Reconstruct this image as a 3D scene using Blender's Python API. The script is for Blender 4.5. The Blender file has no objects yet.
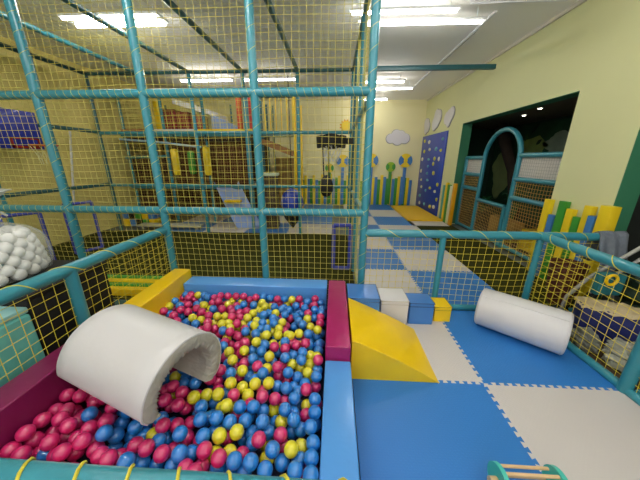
import bpy, bmesh, math, random
from mathutils import Vector, Matrix
random.seed(7)
S = bpy.context.scene
COL = S.collection
PI = math.pi
LAMP, WORLD, EXPO, NR = 44., .9, .3, .0015
CYL = ((1.529, 2.464, .206), (2.05, 2.023, .206), .1915)

# ------------------------------------------------------------ materials
def lin(c):
    return tuple((v/255/12.92 if v/255 <= .04045 else ((v/255+.055)/1.055)**2.4) for v in c) + (1,)
MATS = {}
def mat(name, rgb, rough=.5, coat=0., noise=0., nscale=8., bump=0., bscale=60., metal=0., emis=None, estr=0., alpha=1., trans=0., spec=.5):
    if name in MATS: return MATS[name]
    m = bpy.data.materials.new(name); m.use_nodes = True
    nt = m.node_tree; b = nt.nodes['Principled BSDF']
    c = lin(rgb)
    b.inputs['Base Color'].default_value = c
    b.inputs['Roughness'].default_value = rough
    b.inputs['Metallic'].default_value = metal
    b.inputs['Coat Weight'].default_value = coat
    b.inputs['Coat Roughness'].default_value = .06
    b.inputs['Specular IOR Level'].default_value = spec
    if alpha < 1: b.inputs['Alpha'].default_value = alpha
    if trans: b.inputs['Transmission Weight'].default_value = trans
    if emis: b.inputs['Emission Color'].default_value = lin(emis); b.inputs['Emission Strength'].default_value = estr
    tc = nt.nodes.new('ShaderNodeTexCoord')
    if noise:
        n = nt.nodes.new('ShaderNodeTexNoise'); n.inputs['Scale'].default_value = nscale; n.inputs['Detail'].default_value = 4
        mx = nt.nodes.new('ShaderNodeMix'); mx.data_type = 'RGBA'
        nt.links.new(tc.outputs['Object'], n.inputs['Vector']); nt.links.new(n.outputs['Fac'], mx.inputs['Factor'])
        mx.inputs['A'].default_value = tuple(v*(1-noise) for v in c[:3]) + (1,)
        mx.inputs['B'].default_value = tuple(min(1, v*(1+noise)) for v in c[:3]) + (1,)
        nt.links.new(mx.outputs['Result'], b.inputs['Base Color'])
    if bump:
        n2 = nt.nodes.new('ShaderNodeTexNoise'); n2.inputs['Scale'].default_value = bscale; n2.inputs['Detail'].default_value = 3
        bp = nt.nodes.new('ShaderNodeBump'); bp.inputs['Strength'].default_value = bump; bp.inputs['Distance'].default_value = .02
        nt.links.new(tc.outputs['Object'], n2.inputs['Vector']); nt.links.new(n2.outputs['Fac'], bp.inputs['Height'])
        nt.links.new(bp.outputs['Normal'], b.inputs['Normal'])
    MATS[name] = m
    return m
def vinyl(name, rgb, rough=.3): return mat(name, rgb, rough, .15, .06, 3, .18, 9)
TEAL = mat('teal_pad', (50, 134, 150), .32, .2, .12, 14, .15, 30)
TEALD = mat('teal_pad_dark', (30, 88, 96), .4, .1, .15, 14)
NET = mat('net_cord', (206, 192, 84), .7)
NETW = mat('net_cord_pale', (225, 220, 170), .6)
NETF = mat('fence_cord', (228, 206, 56), .6)
CORD = mat('wrap_cord', (214, 200, 60), .55)
MAG = vinyl('magenta_vinyl', (158, 22, 92), .28); BLU = vinyl('blue_vinyl', (84, 152, 224), .24)
BLU2 = vinyl('mid_blue_vinyl', (62, 122, 196), .3)
YEL = vinyl('yellow_vinyl', (246, 204, 8), .34); WHT = vinyl('white_vinyl', (212, 210, 212), .34)
CREAM = vinyl('cream_vinyl', (222, 216, 198), .38)
LINING = mat('grey_lining', (176, 172, 160), .7, 0, .1, 6, .9, 14)
WHITE = mat('white_paint', (232, 232, 236), .5)
WOOD = mat('pale_wood', (222, 186, 138), .5, 0, .12, 20)
CARPET = mat('green_carpet', (56, 58, 22), .95, 0, .35, 120, .5, 300, spec=.1)
BLACK = mat('black_fabric', (14, 13, 14), .7, 0, .2, 30)
BROWN = mat('brown_fabric', (66, 40, 24), .8, 0, .4, 5)

# woven puzzle-mat material
def matfoam(name, rgb, rough):
    m = mat(name, rgb, rough, 0, .05, 2)
    nt = m.node_tree; b = nt.nodes['Principled BSDF']
    tc = [n for n in nt.nodes if n.type == 'TEX_COORD'][0]
    w = nt.nodes.new('ShaderNodeTexChecker'); w.inputs['Scale'].default_value = 70
    bp = nt.nodes.new('ShaderNodeBump'); bp.inputs['Strength'].default_value = .5; bp.inputs['Distance'].default_value = .003
    nt.links.new(tc.outputs['Object'], w.inputs['Vector']); nt.links.new(w.outputs['Fac'], bp.inputs['Height']); nt.links.new(bp.outputs['Normal'], b.inputs['Normal'])
    return m
MBLUE = matfoam('blue_foam', (42, 118, 194), .42); MWHITE = matfoam('white_foam', (206, 200, 197), .5)
MYEL = matfoam('yellow_foam', (238, 190, 20), .42)

# ------------------------------------------------------------ mesh builder
class MB:
    def __init__(s): s.bm = bmesh.new()
    def box(s, lo, hi, bev=0, seg=2, M=None, mi=0):
        t = bmesh.new(); bmesh.ops.create_cube(t, size=1)
        lo, hi = Vector(lo), Vector(hi)
        for v in t.verts: v.co = Vector([(lo[i]+hi[i])/2 + v.co[i]*(hi[i]-lo[i]) for i in range(3)])
        if bev: bmesh.ops.bevel(t, geom=t.edges[:], offset=bev, segments=seg, profile=.6, affect='EDGES')
        return s._add(t, M, mi)
    def _add(s, t, M=None, mi=0):
        if M is not None: bmesh.ops.transform(t, matrix=M, verts=t.verts)
        for f in t.faces: f.material_index = mi
        me = bpy.data.meshes.new('t'); t.to_mesh(me); t.free(); s.bm.from_mesh(me); bpy.data.meshes.remove(me); return s
    def tube(s, pts, r, n=12, caps=True, closed=False, mi=0):
        pts = [Vector(p) for p in pts]; k = len(pts); rings = []
        rs = r if isinstance(r, (list, tuple)) else [r]*k
        prev = None
        for i, p in enumerate(pts):
            if closed: d = (pts[(i+1) % k]-pts[i-1]).normalized()
            elif i == 0: d = (pts[1]-p).normalized()
            elif i == k-1: d = (p-pts[i-1]).normalized()
            else: d = ((pts[i+1]-p).normalized()+(p-pts[i-1]).normalized()).normalized()
            if prev is None:
                a = Vector((0, 0, 1)) if abs(d.z) < .9 else Vector((1, 0, 0)); u = d.cross(a).normalized()
            else: u = (prev - d*prev.dot(d)).normalized()
            prev = u; v = d.cross(u)
            rings.append([s.bm.verts.new(p + rs[i]*(u*math.cos(2*PI*j/n)+v*math.sin(2*PI*j/n))) for j in range(n)])
        for i in range(k if closed else k-1):
            A, B = rings[i], rings[(i+1) % k]
            for j in range(n):
                f = s.bm.faces.new((A[j], A[(j+1) % n], B[(j+1) % n], B[j])); f.material_index = mi
        if caps and not closed:
            s.bm.faces.new(rings[0][::-1]).material_index = mi; s.bm.faces.new(rings[-1]).material_index = mi
        return s
    def prism(s, poly, d, mi=0, o=(0, 0, 0)):
        """poly: list of 3D points, extruded by vector d"""
        d = Vector(d); A = [s.bm.verts.new(Vector(p)+Vector(o)) for p in poly]; B = [s.bm.verts.new(Vector(p)+Vector(o)+d) for p in poly]
        n = len(A)
        s.bm.faces.new(A[::-1]).material_index = mi; s.bm.faces.new(B).material_index = mi
        for i in range(n): s.bm.faces.new((A[i], A[(i+1) % n], B[(i+1) % n], B[i])).material_index = mi
        return s
    def sphere(s, c, r, seg=20, rings=12, sc=(1, 1, 1), M=None, mi=0):
        t = bmesh.new(); bmesh.ops.create_uvsphere(t, u_segments=seg, v_segments=rings, radius=r)
        for v in t.verts: v.co = Vector((v.co.x*sc[0], v.co.y*sc[1], v.co.z*sc[2]))
        if M is not None: bmesh.ops.transform(t, matrix=M, verts=t.verts)
        for v in t.verts: v.co += Vector(c)
        return s._add(t, None, mi)
    def lathe(s, prof, c=(0, 0, 0), n=24, mi=0, M=None):
        t = bmesh.new(); rings = []
        for r, z in prof: rings.append([t.verts.new((r*math.cos(2*PI*j/n), r*math.sin(2*PI*j/n), z)) for j in range(n)])
        for A, B in zip(rings, rings[1:]):
            for j in range(n): t.faces.new((A[j], A[(j+1) % n], B[(j+1) % n], B[j]))
        t.faces.new(rings[0][::-1]); t.faces.new(rings[-1])
        if M is not None: bmesh.ops.transform(t, matrix=M, verts=t.verts)
        for v in t.verts: v.co += Vector(c)
        return s._add(t, None, mi)
    def build(s, name, m, parent=None, smooth=35, o=None, bev=0):
        bm = s.bm; bmesh.ops.recalc_face_normals(bm, faces=bm.faces)
        me = bpy.data.meshes.new(name)
        o = Vector(o) if o is not None else Vector((0, 0, 0))
        if o.length: bmesh.ops.translate(bm, vec=-o, verts=bm.verts)
        bm.to_mesh(me); bm.free()
        for x in (m if isinstance(m, (list, tuple)) else [m]): me.materials.append(x)
        if smooth:
            me.polygons.foreach_set('use_smooth', [True]*len(me.polygons)); me.set_sharp_from_angle(angle=math.radians(smooth))
        ob = bpy.data.objects.new(name, me); COL.objects.link(ob); ob.location = o
        if bev:
            md = ob.modifiers.new('edge', 'BEVEL'); md.width = bev; md.segments = 2; md.limit_method = 'ANGLE'; md.harden_normals = True
        if parent is not None:
            ob.parent = parent; ob.location = o - Vector(parent.location) if not parent.parent else o - Vector(parent.matrix_world.translation)
        return ob
def tag(o, label, cat, group=None, kind=None):
    o['label'] = label; o['category'] = cat
    if group: o['group'] = group
    if kind: o['kind'] = kind
    return o
def thing(name, label, cat, loc=(0, 0, 0), group=None):
    o = bpy.data.objects.new(name, None); COL.objects.link(o); o.location = loc; o.empty_display_size = .1
    return tag(o, label, cat, group)
def part(name, mb, m, par, smooth=35, bev=0):
    """mesh in world coordinates, parented under an Empty at par.location"""
    return mb.build(name, m, par, smooth, par.location, bev)
def sub(name, mb, m, par, smooth=35):
    ob = mb.build(name, m, None, smooth); ob.parent = par
    w = Vector(par.location) + (Vector(par.parent.location) if par.parent else Vector((0, 0, 0)))
    ob.location = -w
    return ob
def struct(name, mb, m, smooth=35):
    o = mb.build(name, m, None, smooth); o['kind'] = 'structure'; return o

def net(mb, O, U, V, wu, wv, cell=.066, r=.0021, sag=.004, seed=0):
    """knotted square net in the plane O + u*U + v*V"""
    O, U, V = Vector(O), Vector(U).normalized(), Vector(V).normalized(); N = U.cross(V)
    rnd = random.Random(seed); nu = max(1, round(wu/cell)); nv = max(1, round(wv/cell))
    ph = [rnd.uniform(0, 6) for _ in range(6)]
    def P(i, j):
        u, v = i*wu/nu, j*wv/nv
        e = math.sin(PI*i/nu)*math.sin(PI*j/nv)
        a = (math.sin(u*7+ph[0]+v*2)+math.sin(v*5+ph[1]))*sag*1.4
        b = (math.sin(v*8+ph[2]+u*3)+math.sin(u*4+ph[3]))*sag*1.4
        return O + U*(u+a*min(1, e*6)) + V*(v+b*min(1, e*6)) + N*(math.sin(u*3+ph[4])*math.sin(v*4+ph[5])*sag*1.5*e)
    step = 2
    for i in range(nu+1):
        js = list(range(0, nv, step))+[nv]; mb.tube([P(i, j) for j in js], r, 4, False)
    for j in range(nv+1):
        is_ = list(range(0, nu, step))+[nu]; mb.tube([P(i, j) for i in is_], r, 4, False)
    return mb
def wrap(mb, a, b, R, pitch=.16, r=.0035, turns_per=1, seed=0):
    """cord wound round a rail from a to b"""
    a, b = Vector(a), Vector(b); d = (b-a); L = d.length; d.normalize()
    up = Vector((0, 0, 1)) if abs(d.z) < .9 else Vector((1, 0, 0)); u = d.cross(up).normalized(); v = d.cross(u)
    n = int(L/pitch*12); pts = []
    for i in range(n+1):
        t = i/n*L; th = 2*PI*t/pitch + .5*math.sin(t*9+seed)
        pts.append(a + d*t + (u*math.cos(th)+v*math.sin(th))*(R+r*.6))
    mb.tube(pts, r, 5, True)
    return mb
def pad_tube(a, b, R=.04, n=14):
    """foam-sleeved pipe with slight joints"""
    a, b = Vector(a), Vector(b); L = (b-a).length; k = max(2, int(L/.25)); pts = []; rs = []
    for i in range(k+1): pts.append(a.lerp(b, i/k)); rs.append(R*(1+.02*math.sin(i*2.3)))
    return MB().tube(pts, rs, n)

# ------------------------------------------------------------ room shell
WX, WL, WY, WZ, Y0 = 3.1, -5.6, 10.0, 3.6, -2.2
PAINT_R = mat('wall_paint_right', (222, 222, 168), .75, 0, .04, 1.5)
PAINT_B = mat('wall_paint_back', (240, 232, 182), .75, 0, .03, 1.5)
PAINT_L = mat('wall_paint_left', (244, 226, 142), .75, 0, .05, 1.5)
GREEN = mat('reveal_green', (52, 120, 86), .6, 0, .05, 3)
CEIL = mat('ceiling_white', (250, 247, 241), .8, 0, .02, 1)
struct('floor', MB().box((WL-.2, Y0, -.2), (5.2, WY+.2, -.02)), mat('floor_base', (92, 98, 92), .6, 0, .2, 3), 0)
struct('ceiling', MB().box((WL-.2, Y0, WZ), (5.2, WY+.2, WZ+.15)), CEIL, 0)
struct('wall_left', MB().box((WL-.2, Y0, -.02), (WL, WY, WZ)), PAINT_L, 0)
struct('wall_back', MB().box((WL-.2, WY, -.02), (WX+.25, WY+.2, WZ)), PAINT_B, 0)
T = .23
wr = MB()
wr.box((WX, 7.08, -.02), (WX+T, WY, WZ)); wr.box((WX, 3.05, -.02), (WX+T, 3.9, WZ))
wr.box((WX, Y0, 2.5), (WX+T, 3.05, WZ)); wr.box((WX, 3.9, 2.5), (WX+T, 7.08, WZ))
struct('wall_right', wr, PAINT_R, 0)
rv = MB(); e = .006
rv.box((WX+.004, 7.08-e, 0), (WX+T, 7.08, 2.5)); rv.box((WX+.004, 3.9, 0), (WX+T, 3.9+e, 2.5)); rv.box((WX+.004, 3.9, 2.5-e), (WX+T, 7.08, 2.5))
rv.box((WX+.004, 3.05-e, 0), (WX+T, 3.05, 2.5)); rv.box((WX+.004, Y0, 2.5-e), (WX+T, 3.05, 2.5))
struct('trim_1', rv, GREEN, 0)
# dark alcoves behind the openings
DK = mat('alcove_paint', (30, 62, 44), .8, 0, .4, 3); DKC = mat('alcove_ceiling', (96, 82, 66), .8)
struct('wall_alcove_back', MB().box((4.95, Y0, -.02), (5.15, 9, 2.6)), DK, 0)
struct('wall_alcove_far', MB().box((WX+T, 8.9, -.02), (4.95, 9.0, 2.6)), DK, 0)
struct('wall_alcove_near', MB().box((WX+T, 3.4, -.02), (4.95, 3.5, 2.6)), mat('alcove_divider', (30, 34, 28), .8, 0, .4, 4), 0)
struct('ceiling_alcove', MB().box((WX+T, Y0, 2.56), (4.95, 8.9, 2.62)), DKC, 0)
# cornice line where ceiling meets right wall, cable trunking on ceiling
struct('trim_2', MB().box((WX-.03, Y0, WZ-.05), (WX, WY, WZ)), mat('cornice', (212, 206, 190), .7), 0)
ct = thing('cable_trunking', 'thin white cable trunking running along the ceiling to the last lamps', 'trunking', (2.15, 4.5, WZ))
part('long_run', MB().box((2.13, 4.42, WZ-.027), (2.165, 8.5, WZ-.002), .004), WHITE, ct)
part('cross_run', MB().box((1.7, 4.2, WZ-.02), (2.9, 4.225, WZ-.002), .004), WHITE, ct)
part('cable', MB().tube([(2.15, 4.9+i*.1, WZ-.035-.012*abs(math.sin(i*1.7))) for i in range(14)], .006, 6), mat('grey_cable', (150, 150, 145), .6), ct)
# teal beam under the ceiling
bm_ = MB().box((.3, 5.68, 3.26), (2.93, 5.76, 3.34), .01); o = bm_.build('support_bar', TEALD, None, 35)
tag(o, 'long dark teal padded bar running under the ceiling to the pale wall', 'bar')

# ------------------------------------------------------------ ceiling lamps
TUBE = mat('lamp_tube', (255, 255, 255), .4, emis=(255, 252, 244), estr=LAMP)
TUBE2 = mat('lamp_tube_soft', (255, 255, 255), .4, emis=(255, 252, 244), estr=LAMP*.45)
HOUS = mat('lamp_housing', (236, 238, 240), .35)
DROP = .12
def lamp(x0, x1, y, label, m=TUBE, tubes=1, w=.03, drop=.0):
    x0, x1, y = x0*.938, x1*.938, y*.938
    t = thing('ceiling_lamp', label, 'ceiling lamp', ((x0+x1)/2, y, WZ-.05-drop), 'fluorescent lamps on the ceiling')
    for xx in (x0+.12, x1-.12): part('hanger', MB().tube([(xx, y, WZ), (xx, y, WZ-DROP)], .006, 6), HOUS, t)
    part('housing', MB().box((x0, y-w/2-.012, WZ-DROP-.03), (x1, y+w/2+.012, WZ-DROP), .006), HOUS, t)
    for k in range(tubes):
        yy = y + (k-(tubes-1)/2)*w*.9
        part('tube', MB().tube([(x0+.04, yy, WZ-DROP-.048), (x1-.04, yy, WZ-DROP-.048)], .018, 10), m, t)
lamp(.15, 1.62, 4.3, 'bright fluorescent lamp nearest the pale wall, above the netted fence')
lamp(.3, 2.12, 4.62, 'long softer fluorescent lamp just behind the bright one above the fence', TUBE2, 1)
lamp(.7, 1.75, 7.62, 'short fluorescent lamp beyond the teal bar, in front of another lamp', TUBE)
lamp(.8, 2.15, 8.3, 'fluorescent lamp beyond the teal bar at the end of the cable trunking', TUBE2)
lamp(.5, 1.7, 9.65, 'small distant fluorescent lamp close to the back wall', TUBE)
lamp(-3.95, -2.5, 4.35, 'fluorescent lamp seen through the upper left net of the cage', TUBE, 2, .24)
lamp(-4.0, -2.6, 7.3, 'fluorescent lamp above the maroon blocks of the climbing structure', TUBE)
lamp(-2.4, -1.0, 7.3, 'fluorescent lamp above the stair beams of the climbing structure', TUBE2)
lamp(-2.2, -.7, 1.5, 'fluorescent lamp over the ball pit', TUBE, 2, .2)
lamp(.6, 2.1, 1.5, 'fluorescent lamp over the puzzle mats by the cylinder', TUBE, 2, .2)
lamp(-2.2, -.7, -.8, 'added fill lamp, unseen behind the viewer on the pit side', TUBE, 2, .2)  # unseen lamp added behind the camera for fill light
lamp(.6, 2.1, -.8, 'added fill lamp, unseen behind the viewer on the mat side', TUBE, 2, .2)  # mirrored partner, also added out of view as fill

# ------------------------------------------------------------ floors: carpet and puzzle mats
tag(MB().box((-5.55, 2.72, -.02), (.30, 5.75, .004)).build('green_carpet', CARPET, None, 0), 'dark olive carpet covering the floor inside the net cage', 'carpet')
tag(MB().box((2.17, 2.72, -.02), (3.095, 7.15, .004)).build('green_carpet', CARPET, None, 0), 'dark olive carpet strip between the walkway mats and the teal arch frame', 'carpet')
tag(MB().box((2.23, .3, -.02), (3.3, 2.66, .004)).build('brown_carpet', mat('brown_carpet', (92, 72, 52), .9, 0, .3, 60), None, 0), 'brown carpet under the stroller outside the fence', 'carpet')
tag(MB().box((WL, Y0, -.02), (-1.92, 2.66, .004)).build('grey_carpet', mat('teal_carpet', (52, 84, 80), .9, 0, .3, 60), None, 0), 'dull green carpet under the bag of white balls', 'carpet')
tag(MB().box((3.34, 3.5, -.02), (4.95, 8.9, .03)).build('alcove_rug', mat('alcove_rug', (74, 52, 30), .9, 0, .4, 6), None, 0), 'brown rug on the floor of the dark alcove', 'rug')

def edge(p, q, out, teeth=11, amp=.014, flip=1):
    """dovetailed edge from p to q (2D), shared by both neighbours"""
    p, q = Vector(p), Vector(q); d = (q-p); L = d.length; d.normalize(); nrm = Vector(out)*flip
    pts = [p]; w = L/teeth
    for k in range(teeth):
        a = p + d*(k*w); s = 1 if k % 2 == 0 else -1
        if k in (0, teeth-1) and teeth > 2: 
            continue
        f = .16*w
        pts += [a + d*(0+f) , a + d*(0-f*.6) + nrm*s*amp*0 ] if False else []
        pts += [a + d*(f if s > 0 else -f)*0 + nrm*(-s)*amp*(1 if k > 1 else 0) + d*(-f if s > 0 else f)*0]
        pts += [a - d*f + nrm*s*amp, a + d*(w+f) + nrm*s*amp]
    pts.append(q)
    # drop degenerate repeats
    out_ = []
    for x in pts:
        if not out_ or (x-out_[-1]).length > 1e-4: out_.append(x)
    return out_
def dove(p, q, teeth, amp):
    """shared dovetail polyline from p to q, ends excluded q"""
    p, q = Vector(p), Vector(q); d = q-p; L = d.length; d.normalize(); n = Vector((-d.y, d.x)); w = L/teeth; f = w*.13
    pts = [p]; lev = 0
    for k in range(1, teeth):
        c = p + d*(k*w); s0 = 1 if (k % 2) else -1     # level before is s0*amp
        if k == 1: pts += [c + d*0]; pts[-1] = c; pts += []
        pts.append(c + n*s0*amp*(0 if k == 1 else 1) + d*(f if s0 > 0 else f))
        pts.append(c - n*s0*amp + d*(-f))
    pts.append(q)
    o = []
    for x in pts:
        if not o or (x-o[-1]).length > 1e-4: o.append(x)
    return o
ECACHE = {}
def shared(a, b, jag):
    a = (round(a[0], 3), round(a[1], 3)); b = (round(b[0], 3), round(b[1], 3))
    rev = a > b
    key = (b, a) if rev else (a, b)
    if key not in ECACHE:
        ECACHE[key] = dove(key[0], key[1], 33, .012) if jag else [Vector(key[0]), Vector(key[1])]
    l = ECACHE[key]
    return (l[::-1] if rev else l)
def foam(xa, xb, ya, yb, m, label, jag=(1, 1, 1, 1), cat='foam mat', group=None, name='foam_mat', top=.014, rnd=0):
    """jag: south, east, north, west edges interlock"""
    cs = [(xa, ya), (xb, ya), (xb, yb), (xa, yb)]; poly = []
    for i in range(4):
        poly += shared(cs[i], cs[(i+1) % 4], jag[i])[:-1]
    mb = MB(); mb.prism([(p.x, p.y, -.012) for p in poly], (0, 0, top+.012))
    o = mb.build(name, m, None, 0, (xa, ya, 0)); tag(o, label, cat, group)
    return o
g = 'interlocking foam mats'
foam(.17, 1.17, .62, 1.64, MBLUE, 'blue puzzle mat in front of the yellow wedge, beside the pit border', (1, 1, 1, 0), group=g)
foam(1.17, 2.165, .62, 1.64, MWHITE, 'large white puzzle mat nearest the viewer, by the teal corner post', (1, 0, 1, 1), group=g)
foam(.17, 1.17, 1.64, 2.66, MWHITE, 'white puzzle mat under the yellow wedge and cube steps', (1, 1, 0, 0), group=g)
foam(1.17, 2.165, 1.64, 2.66, MBLUE, 'blue puzzle mat under the white cylinder', (1, 0, 0, 1), group=g)
foam(.17, 1.17, -.4, .62, MWHITE, 'white puzzle mat under the near edge, beside the wooden roller', (0, 1, 1, 0), group=g)
foam(1.17, 2.165, -.4, .62, MBLUE, 'blue puzzle mat next to the near white one, by the side fence', (0, 0, 1, 1), group=g)
ys = [2.72, 3.78, 4.75, 5.66, 6.7, 7.75, 8.85, 9.93]; xs = [.34, 1.15, 2.13]
ordn = ['first', 'second', 'third', 'fourth', 'fifth', 'sixth', 'last']
for i in range(7):
    for j in range(2):
        wh = (i+j) % 2 == 0
        foam(xs[j], xs[j+1] if not (j == 1 and i > 4) else 2.05, ys[i], ys[i+1], MWHITE if wh else MBLUE,
             '%s puzzle mat in walkway, %s row beyond fence, %s column' % ('white' if wh else 'light blue', ordn[i], 'cage-side' if j == 0 else 'alcove-side'),
             (i > 0, j == 0, i < 6, j == 1), group='walkway foam mats')
foam(2.05, 3.0, 6.72, 7.2, MWHITE, 'narrow white puzzle mat between the carpet and the yellow mat', (0, 0, 0, 0), group='walkway foam mats')
foam(2.05, 3.0, 7.2, 9.5, MYEL, 'thick yellow crash mat below the blue climbing board', (0, 0, 0, 0), 'crash mat', name='crash_mat', top=.06)
xs2 = [-4.1, -3.1, -2.1, -1.1, -.05]
for i, (ya, yb) in enumerate([(5.77, 6.7), (6.7, 7.75), (7.75, 8.85), (8.85, 9.93)]):
    for j in range(len(xs2)-1 if True else 0):
        wh = (i+j) % 2 == 1
        foam(xs2[j], xs2[j+1], ya, yb, MWHITE if wh else MBLUE,
             '%s puzzle mat behind cage, %s row past carpet, %s' % ('white' if wh else 'blue', ordn[i], ['by the toy pile', 'under the punching bags', 'at the foot of the slide', 'below the hanging hoop'][j]),
             (i > 0, j < 3, i < 3, j > 0), group='foam mats behind the cage')

# ------------------------------------------------------------ net cage
YF, YB, XL, XR, ZT = 2.7, 5.75, -5.1, .32, 3.3
cage = thing('play_cage', 'tall teal padded play cage hung with yellow nets behind the ball pit', 'cage', (-2.4, YF, 0))
fx = [-5.1, -4.02, -2.95, -1.86, -.77, .32]
for x in fx:
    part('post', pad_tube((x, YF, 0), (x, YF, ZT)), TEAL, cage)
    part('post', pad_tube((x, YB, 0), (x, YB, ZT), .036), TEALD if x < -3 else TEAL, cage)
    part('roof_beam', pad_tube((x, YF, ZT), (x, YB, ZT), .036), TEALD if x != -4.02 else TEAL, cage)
for y in (3.72, 4.73):
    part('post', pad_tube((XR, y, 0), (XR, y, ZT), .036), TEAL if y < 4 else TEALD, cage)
    part('post', pad_tube((XL, y, 0), (XL, y, ZT), .036), TEAL, cage)
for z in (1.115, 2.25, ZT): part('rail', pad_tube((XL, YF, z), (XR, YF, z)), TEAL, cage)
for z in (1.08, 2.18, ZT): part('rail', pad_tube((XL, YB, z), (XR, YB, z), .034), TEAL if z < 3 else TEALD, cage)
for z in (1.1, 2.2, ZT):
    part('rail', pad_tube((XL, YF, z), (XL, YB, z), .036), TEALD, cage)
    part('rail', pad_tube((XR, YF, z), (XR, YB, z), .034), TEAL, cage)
part('net', net(MB(), (XL, YF-.01, .02), (1, 0, 0), (0, 0, 1), XR-XL, ZT-.02, .066, NR*1.2, seed=1), NET, cage)
part('net', net(MB(), (XL, YB, .02), (1, 0, 0), (0, 0, 1), XR-XL, ZT-.02, .1, NR*.6, seed=2), NET, cage)
part('net', net(MB(), (XL, YF, .02), (0, 1, 0), (0, 0, 1), YB-YF, ZT-.02, .1, NR*.6, seed=3), NET, cage)
part('net', net(MB(), (XR, YF, .02), (0, 1, 0), (0, 0, 1), YB-YF, ZT-.02, .075, NR, seed=4), NET, cage)
part('net', net(MB(), (XL, YF, ZT), (1, 0, 0), (0, 1, 0), XR-XL, YB-YF, .085, NR*.75, seed=5), NET, cage)
w = MB()
for z in (1.115, 2.25): wrap(w, (XL, YF, z), (XR, YF, z), .04, .075, .0018)
for x in fx[1:]: wrap(w, (x, YF, .1), (x, YF, ZT), .04, .16, .0016)
part('lacing_cord', w, CORD, cage)

# basketball board on the cage's left side
bb = thing('basketball_board', 'deep blue basketball board with red trim and small net at the far left', 'basketball board', (-5.0, 4.1, 2.1))
part('board', MB().box((-5.05, 3.62, 1.8), (-5.01, 4.47, 2.38), .006), mat('deep_blue', (20, 40, 150), .4, .2), bb)
part('target_frame', MB().box((-5.012, 4.0, 1.81), (-5.0, 4.42, 1.85)).box((-5.012, 4.0, 1.95), (-5.0, 4.42, 1.97)).box((-5.012, 4.0, 1.81), (-5.0, 4.03, 1.97)).box((-5.012, 4.39, 1.81), (-5.0, 4.42, 1.97)), mat('dark_red', (150, 30, 20), .5), bb)
part('hoop_ring', MB().tube([(-4.82+.17*math.cos(i*PI/10), 4.3+.17*math.sin(i*PI/10), 1.86) for i in range(20)], .012, 8, closed=True), mat('orange_red', (190, 70, 20), .4), bb)
nn = MB()
for i in range(12):
    a = i*PI/6
    nn.tube([(-4.82+.17*math.cos(a), 4.3+.17*math.sin(a), 1.85), (-4.82+.11*math.cos(a+.25), 4.3+.11*math.sin(a+.25), 1.7), (-4.82+.09*math.cos(a), 4.3+.09*math.sin(a), 1.56)], .004, 4)
part('hoop_net', nn, NETW, bb)

# black hoop on the cage's right side
hp = thing('basketball_hoop', 'black padded basketball hoop with drooping white net on the cage side', 'basketball hoop', (-.08, 4.5, 1.93))
ring = MB()
pr = []
for i in range(28):
    a = 2*PI*i/28; pr.append((-.1+.2*math.cos(a), 4.5+.2*math.sin(a), 1.94+.012*math.sin(3*a)))
for (ra, za), (rb, zb) in zip([(.17, 1.85), (.235, 1.84), (.245, 2.01), (.18, 2.02)], [(.235, 1.84), (.245, 2.01), (.18, 2.02), (.17, 1.85)]):
    for i in range(28):
        a0, a1 = 2*PI*i/28, 2*PI*(i+1)/28; q = [(ra, za, a0), (ra, za, a1), (rb, zb, a1), (rb, zb, a0)]
        ring.bm.faces.new([ring.bm.verts.new((-.07+r_*math.cos(t_), 4.5+r_*math.sin(t_), z_+.02*math.sin(3*t_))) for r_, z_, t_ in q])
part('padded_ring', ring, BLACK, hp)
part('bracket', MB().box((.15, 4.44, 1.89), (.285, 4.56, 1.98), .015), BLACK, hp)
nn = MB()
for i in range(14):
    a = i*2*PI/14
    for s in (1, -1):
        nn.tube([(-.1+.2*math.cos(a+s*k*.22), 4.5+.2*math.sin(a+s*k*.22), 1.9-k*.07-.0) if k == 0 else (-.06+(.2-.025*k)*math.cos(a+s*k*.22), 4.5+(.2-.025*k)*math.sin(a+s*k*.22), 1.9-k*.07) for k in range(5)], .005, 4)
part('hoop_net', nn, mat('white_rope', (225, 225, 225), .6), hp)
pb = thing('punching_ball', 'small black punching ball on two black straps below the hoop', 'punching ball', (-.13, 4.15, 1.2))
part('ball', MB().lathe([(.01, 1.08), (.06, 1.1), (.1, 1.17), (.105, 1.27), (.08, 1.36), (.04, 1.41), (.01, 1.42)], (-.13, 4.15, 0)), BLACK, pb)
part('strap', MB().tube([(-.17, 4.15, 1.38), (-.2, 4.3, 1.88)], .012, 6), BLACK, pb); part('strap', MB().tube([(-.09, 4.15, 1.38), (-.11, 4.3, 1.88)], .012, 6), BLACK, pb)

# blue tube frames standing in the cage
FB = mat('violet_blue_tube', (52, 66, 168), .4, .2)
def goal(name, label, a, b, zt, lean, dia=.03, grp='blue tube frames'):
    t = thing(name, label, 'tube frame', (a[0], a[1], 0), grp); a, b = Vector(a), Vector(b); n = Vector((-(b-a).y, (b-a).x, 0)).normalized()*lean
    part('bottom_bar', MB().tube([a+Vector((0, 0, .03)), b+Vector((0, 0, .03))], dia, 10), FB, t)
    part('leg', MB().tube([a+Vector((0, 0, .03)), a+Vector((0, 0, zt))], dia, 10), FB, t)
    part('leg', MB().tube([b+Vector((0, 0, .03)), b+n+Vector((0, 0, zt))], dia, 10), FB, t)
    part('top_bar', MB().tube([a+Vector((0, 0, zt)), b+n+Vector((0, 0, zt))], dia, 10), FB, t)
    return t
goal('tube_goal', 'violet-blue tube frame standing on the olive carpet beside the cage post', (0, 3.76, 0), (.25, 3.76, 0), .72, .0, .03)
goal('tube_goal', 'dark blue tube frame at far left beside the bag of white balls', (-4.75, 3.35, 0), (-4.55, 3.7, 0), .86, .0, .026)
goal('tube_goal', 'dark blue tube frame behind the second cage post from the left', (-4.6, 4.12, 0), (-4.45, 4.5, 0), .9, .0, .026)

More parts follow.
